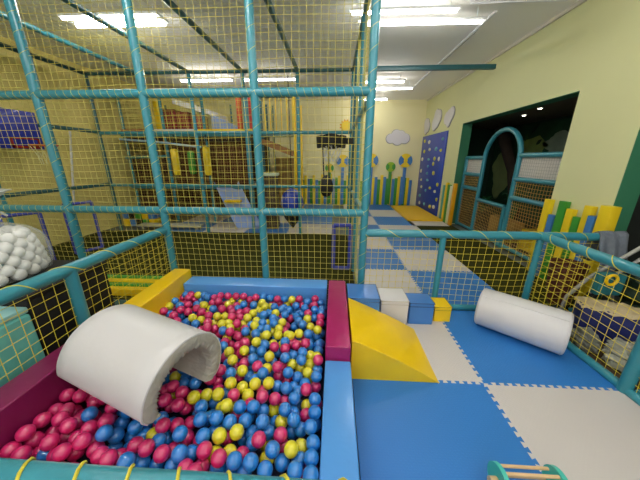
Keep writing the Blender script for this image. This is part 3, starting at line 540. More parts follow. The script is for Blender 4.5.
FILL = [(-1.61,0.475,0.262,"M"),(-1.534,0.469,0.272,"M"),(-1.455,0.471,0.26,"M"),(-1.376,0.468,0.272,"M"),(-1.3,0.469,0.262,"M"),(-1.224,0.467,0.271,"M"),(-1.145,0.47,0.25,"B"),(-1.061,0.47,0.239,"M"),(-0.913,0.471,0.247,"M"),(-0.825,0.464,0.243,"B"),(-0.67,0.471,0.239,"B"),(-0.522,0.474,0.245,"B"),(-0.437,0.466,0.247,"B"),(-0.279,0.47,0.219,"B"),(-0.124,0.467,0.218,"B"),(-1.567,0.543,0.262,"M"),(-1.332,0.541,0.273,"M"),(-1.107,0.536,0.24,"M"),(-0.953,0.535,0.241,"B"),(-0.867,0.536,0.246,"B"),(-0.789,0.537,0.248,"B"),(-0.709,0.536,0.243,"B"),(-0.476,0.54,0.237,"B"),(-0.322,0.542,0.226,"B"),(-0.247,0.537,0.221,"B"),(-0.171,0.535,0.22,"B"),(-0.091,0.538,0.23,"B"),(-1.607,0.608,0.269,"B"),(-1.527,0.607,0.268,"M"),(-1.376,0.609,0.264,"M"),(-1.295,0.605,0.262,"M"),(-1.147,0.608,0.238,"M"),(-1.065,0.602,0.248,"M"),(-0.98,0.607,0.245,"M"),(-0.749,0.603,0.245,"B"),(-0.596,0.611,0.239,"M"),(-0.515,0.604,0.238,"M"),(-0.365,0.609,0.244,"B"),(-0.28,0.607,0.22,"B"),(-1.492,0.677,0.271,"M"),(-1.259,0.676,0.268,"M"),(-1.102,0.669,0.249,"B"),(-0.874,0.669,0.238,"B"),(-0.792,0.678,0.249,"B"),(-0.709,0.675,0.248,"M"),(-0.172,0.669,0.221,"B"),(-0.089,0.677,0.22,"B"),(-1.606,0.735,0.261,"M"),(-1.526,0.743,0.265,"M"),(-1.377,0.735,0.274,"M"),(-1.141,0.735,0.247,"M"),(-1.059,0.742,0.245,"M"),(-0.902,0.742,0.249,"B"),(-0.59,0.74,0.248,"M"),(-0.439,0.737,0.241,"B"),(-0.36,0.741,0.236,"Y"),(-0.133,0.742,0.216,"B"),(-0.633,0.804,0.242,"M"),(-1.261,1.082,0.274,"M"),(-1.175,1.081,0.247,"B"),(-1.098,1.075,0.25,"B"),(-1.609,1.146,0.267,"M"),(-1.531,1.149,0.263,"M"),(-1.37,1.145,0.264,"M"),(-1.22,1.149,0.273,"M"),(-1.409,1.219,0.261,"M"),(-1.183,1.211,0.247,"M"),(-1.605,1.275,0.272,"M"),(-1.292,1.286,0.262,"M"),(-1.574,1.343,0.271,"M"),(-1.495,1.343,0.262,"M"),(-1.414,1.345,0.27,"M"),(-1.178,1.351,0.248,"B"),(-1.61,1.417,0.245,"M"),(-1.535,1.417,0.243,"M"),(-1.459,1.411,0.25,"Y"),(-1.372,1.42,0.249,"B"),(-1.219,1.418,0.24,"M"),(-1.494,1.484,0.236,"B"),(-1.41,1.485,0.24,"B"),(-1.609,1.556,0.246,"M"),(-1.532,1.55,0.245,"M"),(-1.457,1.553,0.242,"B"),(-1.301,1.545,0.244,"B"),(-1.567,1.62,0.244,"B"),(-1.418,1.619,0.241,"Y"),(-1.61,1.682,0.239,"M"),(-1.455,1.69,0.245,"Y"),(-1.566,1.755,0.238,"Y"),(-1.615,1.821,0.235,"M"),(-0.978,0.466,0.208,"B"),(-0.354,0.465,0.186,"B"),(-0.208,0.471,0.199,"B"),(-1.437,0.534,0.233,"B"),(-1.23,0.53,0.238,"M"),(-1.013,0.526,0.213,"M"),(-0.596,0.531,0.215,"B"),(-1.468,0.595,0.239,"M"),(-0.915,0.592,0.205,"B"),(-0.845,0.592,0.206,"M"),(-0.423,0.591,0.219,"M"),(-0.212,0.596,0.189,"B"),(-0.139,0.596,0.198,"B"),(-0.946,0.656,0.216,"B"),(-0.455,0.652,0.217,"B"),(-0.634,0.71,0.206,"B"),(-0.284,0.709,0.195,"B"),(-1.437,0.774,0.244,"B"),(-1.295,0.768,0.236,"M"),(-1.22,0.776,0.237,"M"),(-0.95,0.777,0.208,"M"),(-0.81,0.769,0.207,"M"),(-0.74,0.773,0.206,"M"),(-0.528,0.777,0.213,"M"),(-0.312,0.774,0.193,"B"),(-1.534,0.832,0.241,"M"),(-0.696,0.834,0.219,"M"),(-0.911,0.951,0.213,"B"),(-1.09,1.018,0.214,"B"),(-1.61,1.071,0.237,"M"),(-0.978,1.075,0.212,"B"),(-1.431,1.135,0.234,"M"),(-1.293,1.142,0.233,"B"),(-1.087,1.138,0.208,"M"),(-1.262,1.203,0.238,"M"),(-1.124,1.197,0.209,"M"),(-0.494,1.197,0.209,"M"),(-1.503,1.262,0.241,"M"),(-0.525,1.257,0.213,"Y"),(-0.979,1.315,0.216,"B"),(-0.214,1.324,0.187,"B"),(-1.294,1.381,0.237,"Y"),(-0.52,1.381,0.212,"B"),(-0.175,1.381,0.198,"B"),(-0.981,1.444,0.212,"B"),(-0.907,1.439,0.211,"B"),(-1.573,1.504,0.206,"M"),(-1.222,1.5,0.219,"M"),(-1.081,1.498,0.21,"B"),(-0.951,1.504,0.218,"B"),(-0.879,1.499,0.205,"B"),(-1.187,1.56,0.209,"Y"),(-1.047,1.558,0.217,"B"),(-0.909,1.564,0.219,"M"),(-1.503,1.617,0.215,"B"),(-1.291,1.622,0.215,"Y"),(-1.151,1.62,0.21,"B"),(-1.08,1.617,0.21,"B"),(-0.11,1.618,0.214,"Y"),(-1.541,1.682,0.211,"M"),(-1.329,1.682,0.217,"Y"),(-1.195,1.68,0.211,"M"),(-1.126,1.682,0.207,"B"),(-0.98,1.676,0.211,"M"),(-1.504,1.744,0.216,"B"),(-1.367,1.747,0.216,"M"),(-1.299,1.745,0.208,"B"),(-1.224,1.742,0.214,"B"),(-1.158,1.746,0.207,"B"),(-1.089,1.743,0.218,"M"),(-1.017,1.738,0.22,"B"),(-0.948,1.74,0.207,"B"),(-0.88,1.746,0.207,"M"),(-1.469,1.809,0.209,"Y"),(-1.397,1.809,0.21,"Y"),(-1.188,1.805,0.219,"M"),(-1.118,1.809,0.213,"M"),(-1.046,1.803,0.211,"M"),(-1.507,1.868,0.21,"M"),(-1.297,1.862,0.219,"B"),(-1.226,1.863,0.218,"B"),(-0.666,1.866,0.208,"Y"),(-0.379,1.865,0.209,"Y"),(-1.61,1.923,0.215,"M"),(-1.469,1.926,0.212,"B"),(-1.396,1.925,0.215,"B"),(-0.904,1.921,0.218,"Y"),(-0.773,1.924,0.208,"M"),(-0.624,1.921,0.218,"B"),(-1.58,1.987,0.218,"M"),(-1.431,1.987,0.218,"M"),(-0.942,1.985,0.22,"Y"),(-0.733,1.982,0.211,"B"),(-0.701,2.043,0.215,"Y"),(-1.578,2.11,0.209,"B"),(-0.985,2.171,0.219,"M"),(-0.907,2.17,0.214,"M"),(-1.368,2.228,0.208,"M"),(-1.22,2.222,0.209,"Y"),(-1.019,2.228,0.217,"M"),(-0.945,2.23,0.218,"B"),(-0.73,2.227,0.205,"Y"),(-1.542,2.293,0.207,"M"),(-1.405,2.294,0.209,"B"),(-1.333,2.291,0.211,"Y"),(-0.631,2.29,0.214,"Y"),(-0.489,2.285,0.212,"B"),(-0.274,2.29,0.211,"B"),(-0.861,0.466,0.185,"B"),(-0.488,0.47,0.187,"M"),(-0.817,0.529,0.184,"B"),(-0.67,0.53,0.187,"M"),(-0.526,0.539,0.19,"B"),(-0.293,0.541,0.163,"B"),(-1.234,0.597,0.22,"M"),(-0.706,0.594,0.183,"B"),(-1.575,0.665,0.209,"M"),(-1.421,0.667,0.207,"M"),(-1.353,0.66,0.218,"M"),(-1.277,0.66,0.206,"M"),(-1.2,0.666,0.194,"M"),(-1.128,0.67,0.182,"M"),(-1.045,0.67,0.186,"M"),(-0.825,0.666,0.189,"B"),(-0.75,0.664,0.185,"M"),(-0.521,0.67,0.183,"B"),(-0.372,0.664,0.191,"Y"),(-0.219,0.662,0.164,"B"),(-0.143,0.659,0.162,"B"),(-1.08,0.731,0.183,"M"),(-1.012,0.731,0.187,"M"),(-0.864,0.727,0.186,"M"),(-0.563,0.727,0.182,"B"),(-0.187,0.734,0.161,"B"),(-1.124,0.79,0.185,"M"),(-1.052,0.8,0.186,"B"),(-0.443,0.792,0.187,"M"),(-0.228,0.794,0.172,"B"),(-0.15,0.796,0.167,"B"),(-1.39,0.862,0.207,"M"),(-0.781,0.862,0.186,"B"),(-0.635,0.865,0.184,"M"),(-0.416,0.858,0.185,"B"),(-0.11,0.855,0.168,"M"),(-0.82,0.927,0.189,"M"),(-0.595,0.928,0.182,"Y"),(-0.519,0.93,0.194,"Y"),(-0.452,0.928,0.188,"M"),(-0.15,0.929,0.174,"B"),(-0.705,0.988,0.183,"M"),(-0.412,0.988,0.191,"B"),(-1.275,1.055,0.209,"M"),(-1.203,1.053,0.19,"B"),(-1.231,1.115,0.217,"B"),(-1.157,1.121,0.187,"M"),(-1.576,1.182,0.218,"M"),(-1.493,1.185,0.213,"M"),(-1.344,1.19,0.215,"M"),(-0.668,1.183,0.185,"Y"),(-0.223,1.183,0.174,"B"),(-0.147,1.185,0.164,"M"),(-1.604,1.244,0.21,"M"),(-1.311,1.251,0.205,"M"),(-0.856,1.251,0.192,"M"),(-1.577,1.31,0.209,"M"),(-1.344,1.31,0.214,"M"),(-1.201,1.311,0.182,"B"),(-0.748,1.313,0.183,"M"),(-0.449,1.313,0.192,"M"),(-1.159,1.374,0.184,"B"),(-1.007,1.382,0.192,"B"),(-0.937,1.383,0.184,"B"),(-0.255,1.382,0.162,"B"),(-1.427,1.448,0.185,"B"),(-1.352,1.446,0.184,"Y"),(-1.275,1.446,0.184,"Y"),(-0.818,1.441,0.188,"M"),(-0.751,1.443,0.189,"B"),(-1.305,1.508,0.183,"M"),(-1.57,1.578,0.18,"B"),(-1.346,1.569,0.19,"Y"),(-0.973,1.58,0.195,"B"),(-1.614,1.644,0.182,"B"),(-1.388,1.644,0.183,"B"),(-0.711,1.641,0.193,"M"),(-1.419,1.704,0.19,"B"),(-1.615,1.767,0.189,"M"),(-0.713,1.767,0.185,"M"),(-0.561,1.763,0.19,"B"),(-0.485,1.771,0.189,"Y"),(-0.406,1.774,0.185,"Y"),(-0.331,1.773,0.192,"M"),(-0.26,1.772,0.184,"Y"),(-0.184,1.765,0.193,"B"),(-1.165,1.9,0.191,"M"),(-1.539,2.035,0.189,"M"),(-0.255,2.033,0.188,"B"),(-1.2,2.097,0.188,"M"),(-1.124,2.099,0.194,"B"),(-0.524,2.099,0.187,"B"),(-1.238,2.153,0.193,"Y"),(-0.482,2.154,0.191,"M"),(-1.123,2.229,0.189,"B"),(-0.823,2.22,0.19,"B"),(-0.596,2.221,0.184,"B"),(-0.522,2.223,0.187,"Y"),(-0.302,2.223,0.186,"B"),(-0.56,2.288,0.186,"M"),(-1.192,2.349,0.183,"M"),(-1.12,2.358,0.185,"M"),(-0.824,2.352,0.192,"Y"),(-0.217,2.359,0.193,"M"),(-1.612,0.473,0.166,"M"),(-1.524,0.474,0.166,"M"),(-1.455,0.472,0.167,"M"),(-1.367,0.471,0.169,"M"),(-1.288,0.472,0.163,"M"),(-1.212,0.466,0.165,"M"),(-1.129,0.469,0.136,"B"),(-1.047,0.475,0.135,"M"),(-0.972,0.467,0.142,"B"),(-0.807,0.465,0.142,"B"),(-0.728,0.475,0.14,"M"),(-0.646,0.475,0.142,"B"),(-0.566,0.475,0.137,"B"),(-0.255,0.474,0.12,"B"),(-0.17,0.465,0.126,"B"),(-0.089,0.472,0.122,"B"),(-1.574,0.537,0.164,"B"),(-1.494,0.537,0.165,"M"),(-1.407,0.544,0.164,"M"),(-1.327,0.536,0.167,"M"),(-1.245,0.542,0.166,"M"),(-1.171,0.539,0.147,"M"),(-1.094,0.54,0.141,"B"),(-1.009,0.533,0.147,"B"),(-0.929,0.538,0.136,"M"),(-0.765,0.539,0.135,"B"),(-0.61,0.536,0.141,"B"),(-0.447,0.537,0.14,"M"),(-0.372,0.538,0.146,"B"),(-0.21,0.543,0.124,"B"),(-0.125,0.542,0.122,"B"),(-1.614,0.612,0.174,"M"),(-1.525,0.609,0.173,"M"),(-1.452,0.603,0.168,"B"),(-1.375,0.609,0.162,"M"),(-1.128,0.608,0.141,"M"),(-1.054,0.603,0.139,"M"),(-0.967,0.603,0.149,"B"),(-0.885,0.61,0.15,"B"),(-0.813,0.604,0.146,"M"),(-0.651,0.604,0.138,"B"),(-0.573,0.614,0.138,"M"),(-0.496,0.604,0.135,"B"),(-0.414,0.612,0.145,"B"),(-0.335,0.609,0.123,"B"),(-0.084,0.61,0.117,"M"),(-1.493,0.681,0.174,"M"),(-0.925,0.676,0.137,"M"),(-0.684,0.672,0.149,"B"),(-0.614,0.683,0.147,"M"),(-0.451,0.672,0.136,"M"),(-0.295,0.679,0.127,"B"),(-1.614,0.753,0.168,"M"),(-1.534,0.744,0.162,"M"),(-1.451,0.749,0.165,"M"),(-1.367,0.75,0.17,"M"),(-1.208,0.745,0.167,"M"),(-0.813,0.747,0.14,"Y"),(-0.65,0.752,0.149,"M"),(-0.487,0.751,0.142,"B"),(-0.408,0.744,0.137,"B"),(-0.329,0.751,0.129,"Y"),(-0.248,0.75,0.119,"B"),(-0.087,0.741,0.117,"B"),(-1.572,0.813,0.174,"M"),(-1.493,0.811,0.168,"M"),(-1.33,0.813,0.173,"M"),(-1.251,0.812,0.164,"M"),(-1.168,0.814,0.138,"M"),(-0.925,0.82,0.138,"M"),(-0.852,0.811,0.143,"B"),(-0.693,0.814,0.145,"B"),(-0.611,0.812,0.142,"M"),(-0.528,0.815,0.139,"M"),(-0.372,0.815,0.147,"B"),(-0.296,0.814,0.116,"B"),(-1.526,0.887,0.164,"M"),(-1.134,0.88,0.136,"M"),(-0.893,0.891,0.136,"B"),(-0.495,0.891,0.146,"B"),(-0.168,0.891,0.122,"M"),(-1.085,0.954,0.142,"B"),(-1.365,1.029,0.166,"M"),(-1.129,1.022,0.139,"B"),(-1.053,1.021,0.15,"B"),(-0.089,1.027,0.118,"B"),(-1.485,1.09,0.175,"M"),(-1.41,1.089,0.172,"M"),(-1.325,1.091,0.174,"M"),(-1.085,1.097,0.149,"B"),(-1.008,1.09,0.145,"M"),(-0.934,1.091,0.15,"B"),(-0.607,1.088,0.148,"B"),(-0.811,1.164,0.147,"B"),(-0.724,1.158,0.145,"B"),(-0.574,1.168,0.145,"M"),(-0.494,1.166,0.143,"B"),(-0.328,1.158,0.123,"B"),(-0.088,1.158,0.126,"B"),(-1.485,1.233,0.164,"M"),(-1.409,1.229,0.167,"M"),(-1.253,1.236,0.17,"B"),(-1.176,1.231,0.136,"M"),(-1.085,1.236,0.138,"M"),(-0.613,1.228,0.145,"Y"),(-0.534,1.232,0.145,"Y"),(-0.45,1.234,0.144,"M"),(-1.529,1.305,0.16,"M"),(-1.449,1.303,0.161,"B"),(-1.294,1.306,0.165,"B"),(-1.128,1.306,0.15,"M"),(-1.049,1.302,0.137,"Y"),(-0.97,1.302,0.142,"M"),(-0.809,1.304,0.149,"M"),(-0.325,1.306,0.119,"B"),(-0.089,1.3,0.118,"M"),(-1.571,1.367,0.163,"M"),(-1.488,1.366,0.169,"M"),(-1.405,1.374,0.172,"M"),(-1.335,1.369,0.167,"Y"),(-1.253,1.367,0.163,"B"),(-0.695,1.372,0.149,"B"),(-0.605,1.373,0.139,"Y"),(-0.444,1.368,0.147,"B"),(-1.613,1.443,0.149,"M"),(-1.526,1.439,0.146,"M"),(-1.216,1.441,0.145,"M"),(-1.133,1.436,0.143,"B"),(-0.485,1.441,0.136,"B"),(-1.484,1.506,0.148,"Y"),(-1.41,1.51,0.138,"B"),(-1.175,1.506,0.139,"M"),(-1.006,1.511,0.142,"Y"),(-0.93,1.505,0.137,"B"),(-0.846,1.51,0.137,"B"),(-0.694,1.511,0.14,"M"),(-0.53,1.509,0.148,"Y"),(-0.453,1.511,0.138,"B"),(-1.45,1.579,0.147,"B"),(-1.287,1.577,0.139,"B"),(-1.206,1.578,0.135,"B"),(-1.126,1.578,0.143,"B"),(-1.045,1.583,0.136,"B"),(-0.888,1.577,0.145,"B"),(-1.489,1.648,0.136,"B"),(-1.325,1.65,0.143,"Y"),(-1.25,1.644,0.138,"Y"),(-1.175,1.646,0.149,"Y"),(-1.094,1.644,0.138,"B"),(-1.008,1.645,0.142,"B"),(-0.925,1.643,0.138,"B"),(-0.613,1.645,0.137,"Y"),(-0.375,1.647,0.139,"M"),(-1.608,1.717,0.138,"M"),(-1.527,1.719,0.149,"M"),(-1.366,1.721,0.141,"B"),(-1.286,1.717,0.148,"Y"),(-1.214,1.716,0.149,"M"),(-1.132,1.713,0.148,"M"),(-1.045,1.713,0.141,"M"),(-0.966,1.711,0.147,"M"),(-0.888,1.716,0.141,"B"),(-0.485,1.719,0.136,"Y"),(-0.331,1.712,0.146,"B"),(-0.253,1.717,0.139,"M"),(-0.17,1.717,0.136,"Y"),(-1.489,1.783,0.138,"B"),(-1.413,1.783,0.143,"B"),(-1.335,1.791,0.149,"B"),(-1.245,1.79,0.143,"M"),(-1.168,1.783,0.146,"M"),(-1.088,1.783,0.149,"M"),(-1.011,1.792,0.14,"Y"),(-0.926,1.785,0.146,"B"),(-0.854,1.789,0.146,"M"),(-0.773,1.788,0.142,"M"),(-0.611,1.785,0.147,"Y"),(-1.611,1.858,0.146,"B"),(-1.456,1.859,0.148,"B"),(-1.368,1.853,0.136,"B"),(-1.291,1.85,0.137,"B"),(-1.205,1.859,0.136,"Y"),(-1.133,1.86,0.145,"M"),(-1.048,1.85,0.143,"Y"),(-0.735,1.861,0.149,"Y"),(-0.408,1.861,0.143,"Y"),(-0.328,1.853,0.141,"M"),(-0.096,1.853,0.147,"B"),(-1.567,1.922,0.138,"M"),(-1.488,1.922,0.135,"Y"),(-1.412,1.926,0.148,"B"),(-1.329,1.93,0.149,"B"),(-1.246,1.927,0.144,"B"),(-1.085,1.927,0.135,"M"),(-1.007,1.926,0.144,"M"),(-0.935,1.919,0.138,"B"),(-0.855,1.921,0.146,"M"),(-0.695,1.925,0.143,"B"),(-0.607,1.929,0.146,"B"),(-0.366,1.929,0.147,"M"),(-0.288,1.926,0.143,"B"),(-1.605,1.994,0.149,"M"),(-1.452,1.995,0.149,"M"),(-1.286,1.992,0.141,"Y"),(-1.211,1.991,0.135,"M"),(-1.05,1.993,0.135,"M"),(-0.724,1.998,0.143,"Y"),(-0.644,2,0.148,"Y"),(-0.487,1.989,0.136,"Y"),(-0.173,1.99,0.149,"B"),(-0.094,1.999,0.138,"B"),(-1.571,2.067,0.138,"M"),(-1.495,2.069,0.149,"M"),(-1.41,2.066,0.146,"B"),(-1.328,2.065,0.143,"M"),(-1.253,2.067,0.144,"Y"),(-0.694,2.064,0.146,"Y"),(-0.209,2.069,0.139,"B"),(-0.127,2.066,0.142,"M"),(-1.607,2.137,0.144,"Y"),(-1.376,2.133,0.135,"M"),(-1.288,2.137,0.135,"M"),(-1.051,2.132,0.135,"Y"),(-0.964,2.131,0.14,"Y"),(-0.89,2.135,0.149,"B"),(-0.649,2.138,0.14,"B"),(-0.568,2.136,0.142,"B"),(-0.331,2.133,0.142,"B"),(-0.248,2.138,0.141,"B"),(-0.096,2.138,0.144,"B"),(-1.57,2.205,0.143,"B"),(-1.405,2.207,0.143,"B"),(-1.332,2.205,0.146,"M"),(-1.245,2.204,0.143,"M"),(-1.171,2.204,0.142,"M"),(-1.004,2.203,0.142,"M"),(-0.934,2.206,0.147,"M"),(-0.693,2.197,0.136,"B"),(-0.211,2.202,0.146,"M"),(-0.134,2.207,0.142,"B"),(-1.609,2.274,0.143,"Y"),(-1.529,2.271,0.141,"M"),(-1.449,2.276,0.137,"Y"),(-1.371,2.271,0.146,"Y"),(-1.291,2.271,0.141,"M"),(-1.21,2.276,0.142,"M"),(-1.127,2.269,0.135,"Y"),(-0.966,2.267,0.145,"Y"),(-0.887,2.27,0.141,"M"),(-0.809,2.275,0.149,"B"),(-0.727,2.272,0.141,"Y"),(-0.653,2.265,0.148,"B"),(-0.407,2.266,0.146,"B"),(-0.255,2.277,0.136,"B"),(-0.087,2.274,0.146,"B"),(-1.571,2.337,0.139,"B"),(-1.41,2.346,0.143,"M"),(-1.328,2.339,0.141,"M"),(-1.256,2.342,0.141,"M"),(-0.933,2.346,0.144,"M"),(-0.69,2.335,0.146,"Y"),(-0.613,2.337,0.141,"B"),(-0.533,2.344,0.135,"M"),(-0.451,2.342,0.148,"Y"),(-0.135,2.336,0.146,"M"),(-1.296,2.409,0.139,"B"),(-1.207,2.409,0.146,"M"),(-1.131,2.415,0.14,"Y"),(-0.896,2.414,0.137,"M"),(-0.804,2.404,0.14,"Y"),(-0.734,2.409,0.139,"B"),(-0.251,2.411,0.147,"B"),(-0.166,2.407,0.138,"M"),(-0.09,2.413,0.138,"B")]
TOP.sort(key=lambda t: t[0]**2+t[1]**2+(1.65-t[2])**2)
def zone(x, y):
    if x < -1.0 and y < 1.35: return 'in the corner in front of the white arch'
    if x < -.8 and y < 1.5: return 'in the shade of the white arch mouth'
    if y < .95: return 'lying close behind the near teal railing'
    if x > -.22 and y < 1.6: return 'against the low blue pad'
    if x > -.22: return 'against the magenta pad'
    if y < 1.3: return 'in the near middle of the pit'
    if y < 1.75: return 'in the centre of the pit'
    return 'towards the far blue pad'
for i, (x, y, z, c) in enumerate(TOP):
    if i >= 300: FILL.append((x, y, z, c)); continue
    o = bpy.data.objects.new('pit_ball', BME[c]); COL.objects.link(o); o.location = (x, y, z); o.rotation_euler = (random.random()*3, random.random()*3, 0)
    zn = zone(x, y)
    tag(o, 'glossy %s plastic ball %s' % (CN[c], zn), 'ball', '%s balls %s' % (CN[c], zn))
rest = MB()
t = bmesh.new(); bmesh.ops.create_uvsphere(t, u_segments=16, v_segments=10, radius=.0385)
vs = [v.co.copy() for v in t.verts]; t.verts.index_update(); fs = [[v.index for v in f.verts] for f in t.faces]; t.free()
V, F, MI = [], [], []
for x, y, z, c in FILL:
    b0 = len(V); V += [(p.x+x, p.y+y, p.z+z) for p in vs]; F += [[b0+k for k in f] for f in fs]; MI += ['MBY'.index(c)]*len(fs)
me = bpy.data.meshes.new('pit_ball_fill'); me.from_pydata(V, [], F)
for k in 'MBY': me.materials.append(BM_[k])
me.polygons.foreach_set('material_index', MI); me.polygons.foreach_set('use_smooth', [True]*len(F))
o = bpy.data.objects.new('pit_ball_fill', me); COL.objects.link(o)
tag(o, 'magenta, blue and yellow balls filling the pit below and behind the nearer ones', 'balls', None, 'stuff')

# ------------------------------------------------------------ white balls bag, bins on the left
aq = thing('storage_box', 'translucent aqua storage box behind the left railing', 'storage box', (-2.4, 1.15, 0))
AQ = mat('aqua_plastic', (110, 196, 190), .25, .3, .25, 6, .5, 12)
part('tub', MB().box((-2.85, .5, .02), (-1.95, 1.36, .70), .03, 3), AQ, aq)
part('lid', MB().box((-2.87, .48, .70), (-1.96, 1.36, .74), .012), mat('aqua_lid', (150, 205, 205), .3, .3, .2, 8), aq)
bk = thing('storage_bin', 'big black bin standing behind the left railing post', 'storage bin', (-2.3, 1.66, 0))
part('bin_body', MB().box((-2.62, 1.37, .0), (-1.97, 1.975, .77), .02, 2), BLACK, bk)
part('lid', MB().box((-2.64, 1.365, .77), (-1.96, 1.985, .805), .01), BLACK, bk)
WB = mat('white_ball', (236, 236, 232), .3, .3)
wme = ball_mesh(WB, .042)
def bagr(z):   # radius of the bag at height
    k = (z-.80)/.42
    return .33*math.sqrt(max(0, 1-(k*.9)**4))*(1-.12*k)
BC = (-2.54, 1.58)
k = 0
for lz in range(6):
    z = .855+lz*.05; Rm = bagr(z)-.035
    n = int(2*PI*Rm/.088)
    for j in range(n):
        a = 2*PI*(j+.5*(lz % 2))/n
        o = bpy.data.objects.new('white_ball', wme); COL.objects.link(o); o.location = (BC[0]+Rm*math.cos(a)*1.0, BC[1]+Rm*1.15*math.sin(a), z)
        tag(o, 'white plastic ball heaped in the clear bag at far left', 'ball', 'white balls in the clear bag')
    if lz == 5:
        for rr in (.85, .55, .25, 0):
            Rn = Rm*rr; m_ = max(1, int(2*PI*Rn/.088))
            for j in range(m_):
                if rr == .85: continue
                a = 2*PI*j/m_; o = bpy.data.objects.new('white_ball', wme); COL.objects.link(o); o.location = (BC[0]+Rn*math.cos(a), BC[1]+Rn*1.15*math.sin(a), z+.03*(1-rr))
                tag(o, 'white plastic ball heaped in the clear bag at far left', 'ball', 'white balls in the clear bag')
# clear film
FILM = bpy.data.materials.new('clear_film'); FILM.use_nodes = True; nt = FILM.node_tree; nt.nodes.clear()
om = nt.nodes.new('ShaderNodeOutputMaterial'); mx = nt.nodes.new('ShaderNodeMixShader'); tr = nt.nodes.new('ShaderNodeBsdfTransparent'); gl = nt.nodes.new('ShaderNodeBsdfPrincipled')
gl.inputs['Base Color'].default_value = (.8, .83, .82, 1); gl.inputs['Roughness'].default_value = .18
lw = nt.nodes.new('ShaderNodeLayerWeight'); lw.inputs['Blend'].default_value = .35
mr = nt.nodes.new('ShaderNodeMapRange'); mr.inputs['To Min'].default_value = .1; mr.inputs['To Max'].default_value = .45
nz = nt.nodes.new('ShaderNodeTexNoise'); nz.inputs['Scale'].default_value = 18; bp = nt.nodes.new('ShaderNodeBump'); bp.inputs['Strength'].default_value = .8
nt.links.new(nz.outputs['Fac'], bp.inputs['Height']); nt.links.new(bp.outputs['Normal'], gl.inputs['Normal'])
nt.links.new(lw.outputs['Facing'], mr.inputs['Value']); nt.links.new(mr.outputs['Result'], mx.inputs['Fac'])
nt.links.new(tr.outputs[0], mx.inputs[1]); nt.links.new(gl.outputs[0], mx.inputs[2]); nt.links.new(mx.outputs[0], om.inputs['Surface'])
def film_bag(cx, cy, prof, n=48, sy=1.15, crk=.012):
    mb = MB(); rings = []
    for k, (r, z) in enumerate(prof):
        rings.append([mb.bm.verts.new((cx+(r+crk*r*3*math.sin(j*5+k*1.3)*(1 if z > 1.15 else .35))*math.cos(2*PI*j/n), cy+sy*(r+crk*r*3*math.sin(j*4+k))*math.sin(2*PI*j/n), z)) for j in range(n)])
    for X, Y in zip(rings, rings[1:]):
        for j in range(n): mb.bm.faces.new((X[j], X[(j+1) % n], Y[(j+1) % n], Y[j]))
    return mb
bg = thing('ball_bag', 'clear plastic bag tied at the top, bulging with white balls', 'plastic bag', (BC[0], BC[1], .81))
part('film', film_bag(BC[0], BC[1], [(.25, .81), (.335, .83), (.35, .9), (.35, 1.0), (.33, 1.08), (.28, 1.14), (.2, 1.18), (.1, 1.22), (.045, 1.25)]), FILM, bg, 180)
part('gathered_neck', film_bag(BC[0], BC[1], [(.04, 1.25), (.05, 1.29), (.12, 1.35), (.2, 1.41), (.24, 1.43)], crk=.05), mat('film_neck', (214, 218, 212), .3, .4, alpha=.55), bg, 180)
for k in range(7):
    a = k*.9; part('loose_fold', MB().tube([(BC[0]+.03*math.cos(a), BC[1]+.03*math.sin(a), 1.24), (BC[0]+.12*math.cos(a), BC[1]+.12*math.sin(a), 1.32+.03*math.sin(k)), (BC[0]+.22*math.cos(a+.3), BC[1]+.22*math.sin(a+.3), 1.24)], .009, 6), mat('film_fold', (205, 208, 200), .3, .4), bg)

# striped pads on the floor beyond the yellow pad
sp = thing('striped_pad', 'folded green and yellow striped pad on the carpet behind the yellow pad', 'pad', (-2.6, 2.95, 0))
GRN = mat('grass_green', (60, 150, 40), .45, .1, .06, 4)
for k, m in enumerate([YEL, GRN, YEL, GRN]):
    part('stripe', MB().box((-3.3, 2.76+k*.085, .005), (-2.05, 2.76+k*.085+.08, .1+.012*k), .008), m, sp)

# ------------------------------------------------------------ right wall: climbing board, clouds, pickets
cb = thing('climbing_board', 'tall royal blue climbing board with small coloured holds on the pale wall', 'climbing board', (3.07, 8.9, 0))
part('board', MB().box((3.06, 7.86, .02), (3.095, 9.94, 2.42), .006), mat('royal_blue', (24, 62, 176), .4, .15, .06, 3), cb)
hc = [mat('hold_cream', (226, 222, 190), .5), mat('hold_yellow', (214, 206, 70), .5), mat('hold_teal', (110, 176, 190), .5)]
rnd = random.Random(5); n_ = 0
for r_ in range(9):
    for c_ in range(4):
        if rnd.random() < .28: continue
        y = 8.05+c_*.52+rnd.uniform(-.14, .14); z = .22+r_*.25+rnd.uniform(-.07, .07)
        part('hold', MB().sphere((3.055, y, z), .058, 10, 7, (.6, rnd.uniform(.8, 1.6), rnd.uniform(.7, 1.1))), hc[n_ % 3], cb); n_ += 1
CLD = mat('cloud_white', (222, 218, 224), .6); CLE = mat('cloud_edge', (150, 148, 160), .7)
def cloud(name, label, c, bumps, axis):
    t = thing(name, label, 'wall cloud', c, 'white cloud plaques')
    n = 72; pts = []
    for i in range(n):
        a = 2*PI*i/n; r = 0
        for bx, bz, br in bumps:       # union outline of circles, star-shaped from the centre
            dx, dz = math.cos(a), math.sin(a); bq = dx*bx+dz*bz; dd = bq*bq-(bx*bx+bz*bz-br*br)
            if dd > 0: r = max(r, bq+math.sqrt(dd))
        pts.append((r*math.cos(a), r*math.sin(a)))
    f = (lambda u, z, dpt: (c[0]+u, c[1]-dpt, c[2]+z)) if axis == 'x' else (lambda u, z, dpt: (c[0]-dpt, c[1]+u, c[2]+z))
    dv = (0, -.03, 0) if axis == 'x' else (-.03, 0, 0)
    part('plaque', MB().prism([f(u, z, 0) for u, z in pts], dv), CLD, t, 0)
    part('edge_band', MB().prism([f(u*1.05, z*1.06-.004, 0) for u, z in pts], tuple(q*.3 for q in dv)), CLE, t, 0)
